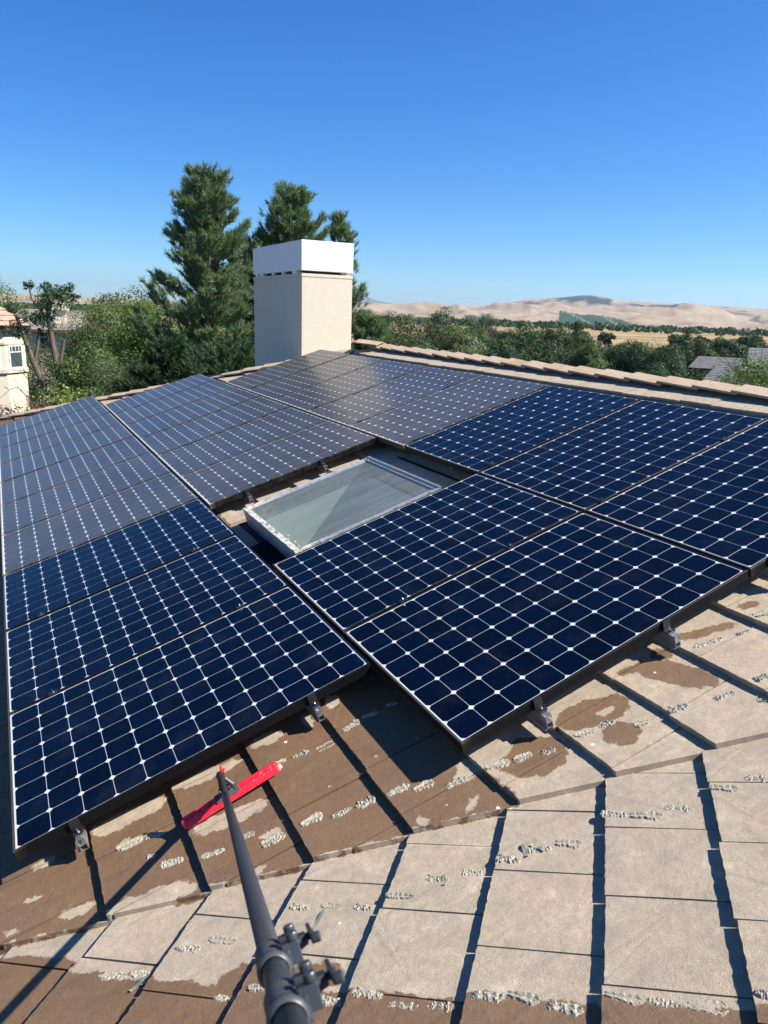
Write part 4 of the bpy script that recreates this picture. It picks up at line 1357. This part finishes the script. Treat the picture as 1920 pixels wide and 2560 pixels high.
SF = [(0.011, -0.281, 0.108, -0.281), (0.116, -0.196, 0.206, -0.198), (0.233, -0.162, 0.305, -0.164), (0.34, -0.122, 0.426, -0.128), (0.435, -0.083, 0.515, -0.064), (0.524, -0.037, 0.606, -0.043), (0.662, 0.081, 0.75, 0.074), (0.757, 0.074, 0.857, 0.072), (0.859, 0.117, 0.953, 0.11), (1.007, 0.195, 1.095, 0.183), (1.118, 0.244, 1.193, 0.243), (0.131, -0.653, 0.224, -0.652), (0.237, -0.644, 0.318, -0.643), (0.356, -0.621, 0.445, -0.62), (0.449, -0.606, 0.531, -0.619), (0.544, -0.625, 0.636, -0.633), (0.686, -0.602, 0.771, -0.613), (0.776, -0.607, 0.862, -0.615), (0.868, -0.611, 0.958, -0.609), (1.013, -0.583, 1.064, -0.586), (-0.866, -0.609, -0.758, -0.596), (-0.765, -0.587, -0.657, -0.583), (-0.638, -0.503, -0.546, -0.496), (-0.542, -0.455, -0.437, -0.458), (-0.41, -0.654, -0.328, -0.654), (-0.297, -0.633, -0.244, -0.627), (-0.309, -0.327, -0.234, -0.327), (-0.203, -0.312, -0.129, -0.312), (-0.093, -0.31, -0.022, -0.31), (-0.083, -0.641, 0.002, -0.644), (0.023, -0.629, 0.119, -0.635)]

def surf_main(u):
    f = ((u - .245) / WP_U) % 1
    return WM + TT - TT * f
def surf_near(s):
    f = ((s - .012) / .332) % 1
    return -.034 + TT - TT * f
for frame, lst, surf in ((MAIN, SM, surf_main), (NEAR, SF, surf_near)):
    for k, (a0_, b0_, a1_, b1_) in enumerate(lst):
        c = Vector(((a0_ + a1_) / 2, (b0_ + b1_) / 2, 0)); d = Vector((a1_ - a0_, b1_ - b0_, 0))
        L = min(d.length, .16)
        ang = math.atan2(d.y, d.x)
        M = frame @ Matrix.Translation((c.x, c.y, surf(c.x) - .0002)) @ Matrix.Rotation(TILT, 4, 'Y') @ Matrix.Rotation(ang, 4, 'Z') @ Matrix.Diagonal((L, random.uniform(.026, .042) * (1 if L > .06 else .7), random.uniform(.0050, .0085), 1))
        hpart('adhesive_smear', SMEARS[(k * 4 + k // 3) % 9], M)
# torn strips of adhesive that stand off the tiles
M_STRIP = simple('torn_adhesive_strip', (0.20, 0.215, 0.17), .8, 0, .3, 60, .4)
for (s, c, a, L) in ((-.185, -.375, -100, .10), (.185, -.205, -80, .045), (.43, -.085, -70, .06), (.47, -.07, 150, .05), (-.70, -.62, -110, .06), (-.68, -.60, -100, .05)):
    mb = MB(); n = 7
    vs = []
    for i in range(n):
        x = L * (i / (n - 1) - .5); z = .004 + .004 * math.sin(i * 1.1)
        wd = .006 * (1 - .35 * abs(i / (n - 1) - .5))
        vs += [(x, -wd, z), (x, wd, z + .001), (x, wd * .8, z - .003), (x, -wd * .8, z - .0035)]
    fs = []
    for i in range(n - 1):
        for j in range(4): fs.append((4 * i + j, 4 * i + (j + 1) % 4, 4 * i + 4 + (j + 1) % 4, 4 * i + 4 + j))
    mb.add(vs, fs)
    M = NEAR @ Matrix.Translation((s, c, surf_near(s))) @ Matrix.Rotation(TILT, 4, 'Y') @ Matrix.Rotation(R(a), 4, 'Z')
    hpart('adhesive_strip', mb.mesh('adhesive_strip', M_STRIP), M)

# ================================================================== SOLAR PANELS
PL, PW, PH = 1.559, 1.046, .046
lip = .0095
def frame_mesh(mat):
    mb = MB()
    o = [(0, 0), (PL, 0), (PL, PW), (0, PW)]
    i_ = [(lip, lip), (PL - lip, lip), (PL - lip, PW - lip), (lip, PW - lip)]
    vs = [(*p, -PH) for p in o] + [(*p, -.0012) for p in o] + [(p[0] + (.0012 if p[0] == 0 else -.0012), p[1] + (.0012 if p[1] == 0 else -.0012), 0) for p in o] + [(*p, 0) for p in i_] + [(*p, -.006) for p in i_]
    fs = []
    for r in range(4):
        for k in range(4):
            fs.append((4 * r + k, 4 * r + (k + 1) % 4, 4 * r + 4 + (k + 1) % 4, 4 * r + 4 + k))
    # bottom flange
    fl = [(.028, .028), (PL - .028, .028), (PL - .028, PW - .028), (.028, PW - .028)]
    b = len(vs)
    vs += [(*p, -PH) for p in fl] + [(*p, -PH + .002) for p in fl]
    for k in range(4):
        fs.append((k, b + k, b + (k + 1) % 4, (k + 1) % 4)[::1])
        fs.append((b + k, b + 4 + k, b + 4 + (k + 1) % 4, b + (k + 1) % 4))
    # groove along the outer wall
    mb.add(vs, fs)
    for (x0, y0, x1, y1) in ((-.0010, 0, 0.0, PW), (PL, 0, PL + .0010, PW), (0, -.0010, PL, 0), (0, PW, PL, PW + .0010)):
        mb.box((x0, y0, -PH), (x1, y1, -.030))
    return mb.mesh('frame', mat)


def sheet_mesh(mat):
    mb = MB(); mb.box((lip - .002, lip - .002, -.009), (PL - lip + .002, PW - lip + .002, -.0035))
    return mb.mesh('backsheet', mat)


CP, CS, CC = .1272, .1245, .0128
OX, OY = (PL - 12 * CP) / 2, (PW - 8 * CP) / 2
def cell_pts():
    h = CS / 2
    return [(-h + CC, -h), (h - CC, -h), (h, -h + CC), (h, h - CC), (h - CC, h), (-h + CC, h), (-h, h - CC), (-h, -h + CC)]


cp = cell_pts()
def cell_mesh(mat):
    vs = [(x, y, -.0036) for x, y in cp] + [(x, y, -.0028) for x, y in cp]
    return mesh_from('solar_cell', vs, [tuple(range(8, 16))] + [(k, (k + 1) % 8, 8 + (k + 1) % 8, 8 + k) for k in range(8)], mat)


ME = {d: dict(frame=frame_mesh(M_FRAMED if d else M_FRAME), sheet=sheet_mesh(M_SHEETD if d else M_SHEET), cell=cell_mesh(M_CELLD if d else M_CELL)) for d in (0, 1)}
mb = MB()
for i in range(12):
    for j in range(8):
        x, y = OX + (i + .5) * CP, OY + (j + .5) * CP
        mb.add([(x + a, y + b, -.0028) for a, b in cp], [tuple(range(8))])
ME[1]['joined'] = mesh_from('solar_cells', mb.v, mb.f, M_CELLDI)

ORD = ['nearest', 'second', 'third', 'fourth', 'fifth', 'sixth', 'seventh', 'eighth', 'ninth', 'last']
PITCH = 1.0664
def panel(u0, v0, dusty, where, single):
    mt = MAIN @ Matrix.Translation((u0, v0, random.uniform(-.0015, .0015))) @ Matrix.Rotation(random.uniform(-.0012, .0012), 4, 'X')
    e = empty('solar_panel', mt, where, 'solar panel', 'solar panels on the roof')
    link('frame', ME[dusty]['frame'], e)
    link('backsheet', ME[dusty]['sheet'], e)
    if single:
        for i in range(12):
            for j in range(8):
                o = link('solar_cell', ME[dusty]['cell'], e)
                o.location = (OX + (i + .5) * CP, OY + (j + .5) * CP, 0)
    else:
        tag(link('solar_cells', ME[1]['joined'], e), kind='stuff')


for k in range(10):
    d = int(k > 2)
    panel(0, k * PITCH - (.010 if k else 0), d, '%s dark blue solar panel, %s of the left column' % ('dusty grey looking' if d else 'clean', ORD[k]), k < 5)
for k in range(2):
    panel(1.577, -.713 + k * PITCH - (.010 if k else 0), 0, 'clean dark blue solar panel, %s' % ('nearest of all, at the front of the middle column' if k == 0 else 'right in front of the skylight'), True)
for k in range(6):
    panel(1.577, 2.92 + k * PITCH, 1, 'dusty grey looking solar panel, %s beyond the skylight in the middle column' % ['first', 'second', 'third', 'fourth', 'fifth', 'sixth and last'][k], k < 2)
for k in range(8):
    d = int(k > 2)
    panel(3.153, -.713 + k * PITCH - (.010 if k else 0), d, '%s solar panel, %s of the right column below the ridge' % ('dusty grey looking' if d else 'clean dark blue', ORD[k] if k < 7 else 'farthest'), k < 4)

# ---- rails with clamps
def rail_mesh(L):
    mb = MB(); w, h, t = .030, .058, .003
    # hollow profile with a slot along one side
    mb.box((-w / 2, 0, -h), (-w / 2 + t, L, 0)); mb.box((w / 2 - t, 0, -h), (w / 2, L, -h * .55)); mb.box((w / 2 - t, 0, -h * .30), (w / 2, L, 0))
    mb.box((-w / 2 + t, 0, -t), (w / 2 - t, L, -.0002)); mb.box((-w / 2 + t, 0, -h), (w / 2 - t, L, -h + t)); mb.box((-w / 2 + t, 0, -h * .58), (w / 2 - t, L, -h * .52))
    mb.box((-w / 2 - .010, 0, -h), (-w / 2, L, -h + t))
    return mb.mesh('rail_profile', M_ALU)


def end_clamp():
    mb = MB()
    mb.box((-.019, -.006, -.002), (.019, .004, .0035)); mb.box((-.019, -.010, -.040), (.019, -.006, .0035)); mb.box((-.019, -.036, -.044), (.019, -.006, -.039))
    return mb.mesh('end_clamp', M_BLACK)


def bolt(z0=.0, r=.006):
    mb = MB(); mb.tube((0, 0, z0), (0, 0, z0 + .007), r, n=6); mb.tube((0, 0, z0 - .002), (0, 0, z0), r * 1.7, n=12); mb.tube((0, 0, z0 + .007), (0, 0, z0 + .018), r * .45, n=8)
    return mb.mesh('bolt', M_STEEL)


def mid_clamp():
    mb = MB(); mb.box((-.022, -.017, .0012), (.022, .017, .0052)); mb.box((-.019, -.006, -.046), (.019, .006, .0012))
    return mb.mesh('mid_clamp', M_BLACK)


ECL, MCL, BOL = end_clamp(), mid_clamp(), bolt()
def rail(u, v0, n, label):
    """v0 is the near edge of the first panel, n panels"""
    e = empty('mounting_rail', MAIN @ Matrix.Translation((u, v0, 0)), label, 'rail', 'aluminium rails under the panels')
    L = n * PITCH + .06
    o = link('rail_profile', rail_mesh(L + .055), e); o.location = (0, -.062, -.0475)
    c = link('end_clamp', ECL, e)
    b = link('bolt', BOL, c); b.location = (0, -.024, -.039)
    for k in range(1, n):
        c = link('mid_clamp', MCL, e); c.location = (0, k * PITCH - .010, 0)
        b = link('bolt', BOL, c); b.location = (0, 0, .0052)
    for k in range(int(L / 1.2) + 1):
        mb = MB(); mb.box((-.04, -.02, -.135), (.01, .02, -.105)); mb.box((.015, -.02, -.135), (.02, .02, -.05)) if False else None
        f = link('foot', mb.mesh('foot', M_ALU), e); f.location = (0, .25 + 1.2 * k, 0)


rail(.225, 0, 10, 'lower aluminium rail under the left column of panels')
rail(1.255, 0, 10, 'upper aluminium rail under the left column of panels')
rail(1.93, -.713, 2, 'lower rail under the two panels before the skylight')
rail(2.62, -.713, 2, 'upper rail under the two panels before the skylight')
rail(1.90, 2.92, 6, 'lower rail under the panels beyond the skylight, its end showing at the opening')
rail(2.59, 2.92, 6, 'upper rail under the panels beyond the skylight, its end showing at the opening')
rail(3.285, -.713, 8, 'lower rail under the right column of panels')
rail(4.31, -.713, 8, 'upper rail under the right column of panels')

# ================================================================== SQUEEGEE ON ITS POLE
M_RED = simple('red_rubber_channel', (0.80, 0.010, 0.022), .32, 0, .10, 30, .25, .002, 0.3)
M_RUB = simple('black_rubber', (0.012, 0.012, 0.013), .55)
M_GREYP = simple('grey_nylon', (0.055, 0.058, 0.06), .42, 0, .1, 40)
M_TAPE = simple('pale_wood_end', (0.62, 0.50, 0.36), .7)


def carbon():
    mt, nt, b = newmat('worn_carbon_pole')
    oc = N(nt, 'ShaderNodeTexCoord').outputs['Object']
    n = noise(nt, oc, 60, 5, .7)
    mp = N(nt, 'ShaderNodeMapping'); mp.inputs['Scale'].default_value = (60, 60, 3); nt.links.new(oc, mp.inputs[0])
    s = noise(nt, mp.outputs[0], 3, 4)
    c = mix(nt, maprange(nt, n, .62, .75, 0, .6), (0.030, 0.032, 0.036), (0.09, 0.08, 0.07))
    c = mix(nt, maprange(nt, s, .6, .8, 0, .4), c, (0.07, 0.07, 0.075))
    nt.links.new(c, b.inputs['Base Color'])
    b.inputs['Roughness'].default_value = .45
    b.inputs['Specular IOR Level'].default_value = .45
    return mt


M_POLE = carbon()
P0 = Vector((0.7281, -0.3037, 0.2304))
P1 = Vector((0.3606, -1.8852, 1.2344))
Z1, Z2, Z3 = 2.0830, 2.2165, 2.5500
SQA = Vector((0.583, -0.225, 0.081))
SQB = Vector((0.981, -0.192, 0.207))

ax = (P1 - P0).normalized()
view = ((P0 + P1) / 2 - CAM).normalized()
rt = ax.cross(view).normalized()
if rt.dot(cx) < 0: rt = -rt
fw = rt.cross(ax).normalized()
if fw.dot(view) > 0: fw = -fw                     # faces the viewer
base = Matrix((rt, fw, ax)).transposed().to_4x4()
if base.to_3x3().determinant() < 0:
    base = Matrix((rt, -fw, ax)).transposed().to_4x4(); FS = -1
else: FS = 1
base.translation = P0
sq = empty('squeegee', base, 'red window squeegee on a long black telescopic pole lying across the tiles', 'squeegee')
BI = base.inverted()
def zat(P): return (BI @ P).z
def pole(z0, z1, r, name='pole_section'):
    mb = MB(); mb.tube((0, 0, z0), (0, 0, z1), r, n=40)
    return link(name, mb.mesh(name, M_POLE, True), sq)
for nm, a, b_, r in (('pole_section', 0.02, Z1 + .03, .0130), ('pole_section', Z1 - .01, Z2 + .03, .0136), ('pole_section', Z2 - .01, Z3, .0143)):
    o = pole(a, b_, r)
    for p in o.data.polygons:
        if len(p.vertices) > 4: p.use_smooth = False
def clamp(z, r):
    """collar, two ears with a bolt, a wing lever"""
    mb = MB()
    pr = [(r, z - .024), (r + .0025, z - .023)]
    for k in range(10):
        zz = z - .021 + k * .0042
        pr += [(r + .0026, zz), (r + .0036, zz + .0008), (r + .0036, zz + .0022), (r + .0026, zz + .0030)]
    pr += [(r + .0045, z + .022), (r + .0045, z + .031), (r + .0010, z + .033)]
    nn = 48
    vs = [(a * math.cos(6.28318 * k / nn), a * math.sin(6.28318 * k / nn), b) for a, b in pr for k in range(nn)]
    mb.add(vs, [(i * nn + k, i * nn + (k + 1) % nn, (i + 1) * nn + (k + 1) % nn, (i + 1) * nn + k) for i in range(len(pr) - 1) for k in range(nn)])
    c = mb.build('clamp', M_GREYP, sq, smooth=True)
    mb = MB()
    s = FS
    for zz in (z - .006, z + .022):
        mb.box((r - .002, s * -.004, zz - .008), (r + .017, s * .018, zz + .006))
        mb.tube((r + .012, s * .018, zz), (r + .012, s * .026, zz), .006, n=14)
    mb.box((r - .004, s * -.010, z - .015), (r + .006, s * .012, z + .030))
    link('ear', mb.mesh('ear', M_GREYM, bevel=.0018), c)
    mb = MB()
    mb.tube((r + .017, s * .008, z + .002), (r + .036, s * .010, z + .002), .0040, n=12)
    mb.tube((r + .017, s * .008, z + .002), (r + .027, s * .009, z + .002), .0085, .0065, n=16)
    link('screw', mb.mesh('screw', M_RUB), c)
    mb = MB()
    mb.box((r + .030, s * .004, z - .022), (r + .0345, s * .016, z + .018))
    mb.tube((r + .032, s * .010, z + .018), (r + .040, s * .010, z + .020), .0055, n=14)
    link('lever', mb.mesh('lever', M_GREYM, bevel=.0015), c)
M_GREYM = simple('worn_grey_clamp_metal', (0.085, 0.088, 0.092), .30, .6, .15, 40, .2)
clamp(Z1 + .008, .0136)
clamp(Z2 + .008, .0143)

# the head
A_, B_ = SQA, SQB                                  # ends of the red channel
d = (B_ - A_).normalized()
up = (MAIN.to_3x3() @ Vector((0, 0, 1)))
up = (up - d * up.dot(d)).normalized()
side_ = up.cross(d).normalized()                  # towards the panels
hm = Matrix((d, side_, up)).transposed().to_4x4(); hm.translation = A_
L = (B_ - A_).length
mb = MB()
prof = [(-.021, -.012), (.013, .004), (.017, .012), (.016, .020), (.010, .024), (.002, .0175), (-.006, .0145), (-.016, .004), (-.025, -.006)]
nseg = 2
vs = []
for x, sc in ((0, .55), (.008, .86), (.022, 1), (L - .012, 1), (L - .002, .9), (L, .6)):
    vs += [(x, a * sc, b * sc) for a, b in prof]
n = len(prof)
fs = [tuple(range(n)), tuple(range(6 * n - 1, 5 * n - 1, -1))]
for r in range(5):
    fs += [(r * n + k, r * n + (k + 1) % n, (r + 1) * n + (k + 1) % n, (r + 1) * n + k) for k in range(n)]
mb.add(vs, fs)
o = mb.build('channel', M_RED, sq, bevel=.0012, mat=BI @ hm)
mb = MB(); mb.box((.012, .013, .002), (L * .98, .030, .010)); mb.build('rubber_blade', M_RUB, sq, mat=BI @ hm)
mb = MB(); mb.box((L - .002, -.016, -.004), (L + .010, .004, .004)); mb.build('end_plug', M_TAPE, sq, mat=BI @ hm)
# ragged scuffs on the channel
mb = MB()
for (x, l_) in ((.05, .05), (.10, .045), (.155, .03), (.30, .05), (.345, .045), (.38, .03)):
    if x + l_ < L:
        mb.add([(x, -.010, .0118), (x + l_, .003, .0186), (x + l_ + .001, .0018, .0178), (x + .002, -.0105, .0112)], [(0, 1, 2, 3)])
M_SCUFF = simple('pale_scuff', (0.85, .25, .22), .5)
mb.build('scuff', M_SCUFF, sq, mat=BI @ hm)
cx_ = L * .455
mb = MB()
BR = Matrix.Rotation(R(30), 4, 'X'); mb.box((cx_ - .046, -.008, .0175), (cx_ + .054, .026, .0230), mat=BR)
for xx in (cx_ + .040, cx_ - .034):
    mb.tube(BR @ Vector((xx, .010, .023)), BR @ Vector((xx, .010, .0265)), .005, n=12)
mb.build('bracket', M_GREYP, sq, bevel=.0018, mat=BI @ hm)
# swivel and pole tip
mb = MB()
tipc = BI @ (hm @ Vector((cx_ + .004, .014, .030)))
sv = (BI.to_3x3() @ (cy * .080 - cx * .020 - view * .012))
mb.tube((0, 0, .04), (0, 0, -.012), .0150, n=24)
mb.tube((0, 0, 0), sv * .45, .0165, .0140, n=18); mb.tube(sv * .40, sv * .80, .0150, .0125, n=18); mb.tube(sv * .80, sv * .93, .0155, n=18); mb.tube(sv * .92, sv, .0120, n=18)
mb.tube(Vector((-.017, 0, .02)), sv * .3 + Vector((-.014, 0, 0)), .005, n=8)
mb.build('swivel', M_RUB, sq, bevel=.001)
mb = MB(); mb.tube(tipc, (0, 0, .01), .010, .013, n=12)
mb.tube(tipc + Vector((.020, 0, 0)), sv * .35 + Vector((.016, 0, 0)), .0055, n=8); mb.tube(tipc - Vector((.016, 0, 0)), (-.012, 0, .025), .006, n=8)
mb.tube(sv * .70 + Vector((.012, 0, 0)), sv * .30 + Vector((.036, 0, 0)), .0065, .0105, n=12); mb.tube(sv * .30 + Vector((.036, 0, 0)), sv * .15 + Vector((.034, 0, 0)), .0105, .006, n=12)
mb.build('hinge', M_GREYP, sq)
mb = MB(); u_ = sv.normalized(); e_ = Vector((1, 0, 0))
mb.tube(sv * .95 + e_ * .006, sv * 1.28 + e_ * .010, .0045, .0035, n=6); mb.tube(sv * .97 + e_ * .012, sv * 1.12 + e_ * .020, .005, .004, n=6)
mb.build('lever_tab', M_RED, sq)

# ================================================================== AIR
hz = MB(); hz.box((-22000, -22000, -32), (22000, 22000, 560))
mt = bpy.data.materials.new('valley_haze'); mt.use_nodes = True
nt = mt.node_tree; nt.nodes.clear()
pv = nt.nodes.new('ShaderNodeVolumePrincipled')
pv.inputs['Color'].default_value = (0.66, 0.82, 1.0, 1)
pv.inputs['Density'].default_value = 4.0e-5
pv.inputs['Anisotropy'].default_value = 0.3
mo = nt.nodes.new('ShaderNodeOutputMaterial')
nt.links.new(pv.outputs[0], mo.inputs['Volume'])
tag(hz.build('haze', mt), kind='stuff')
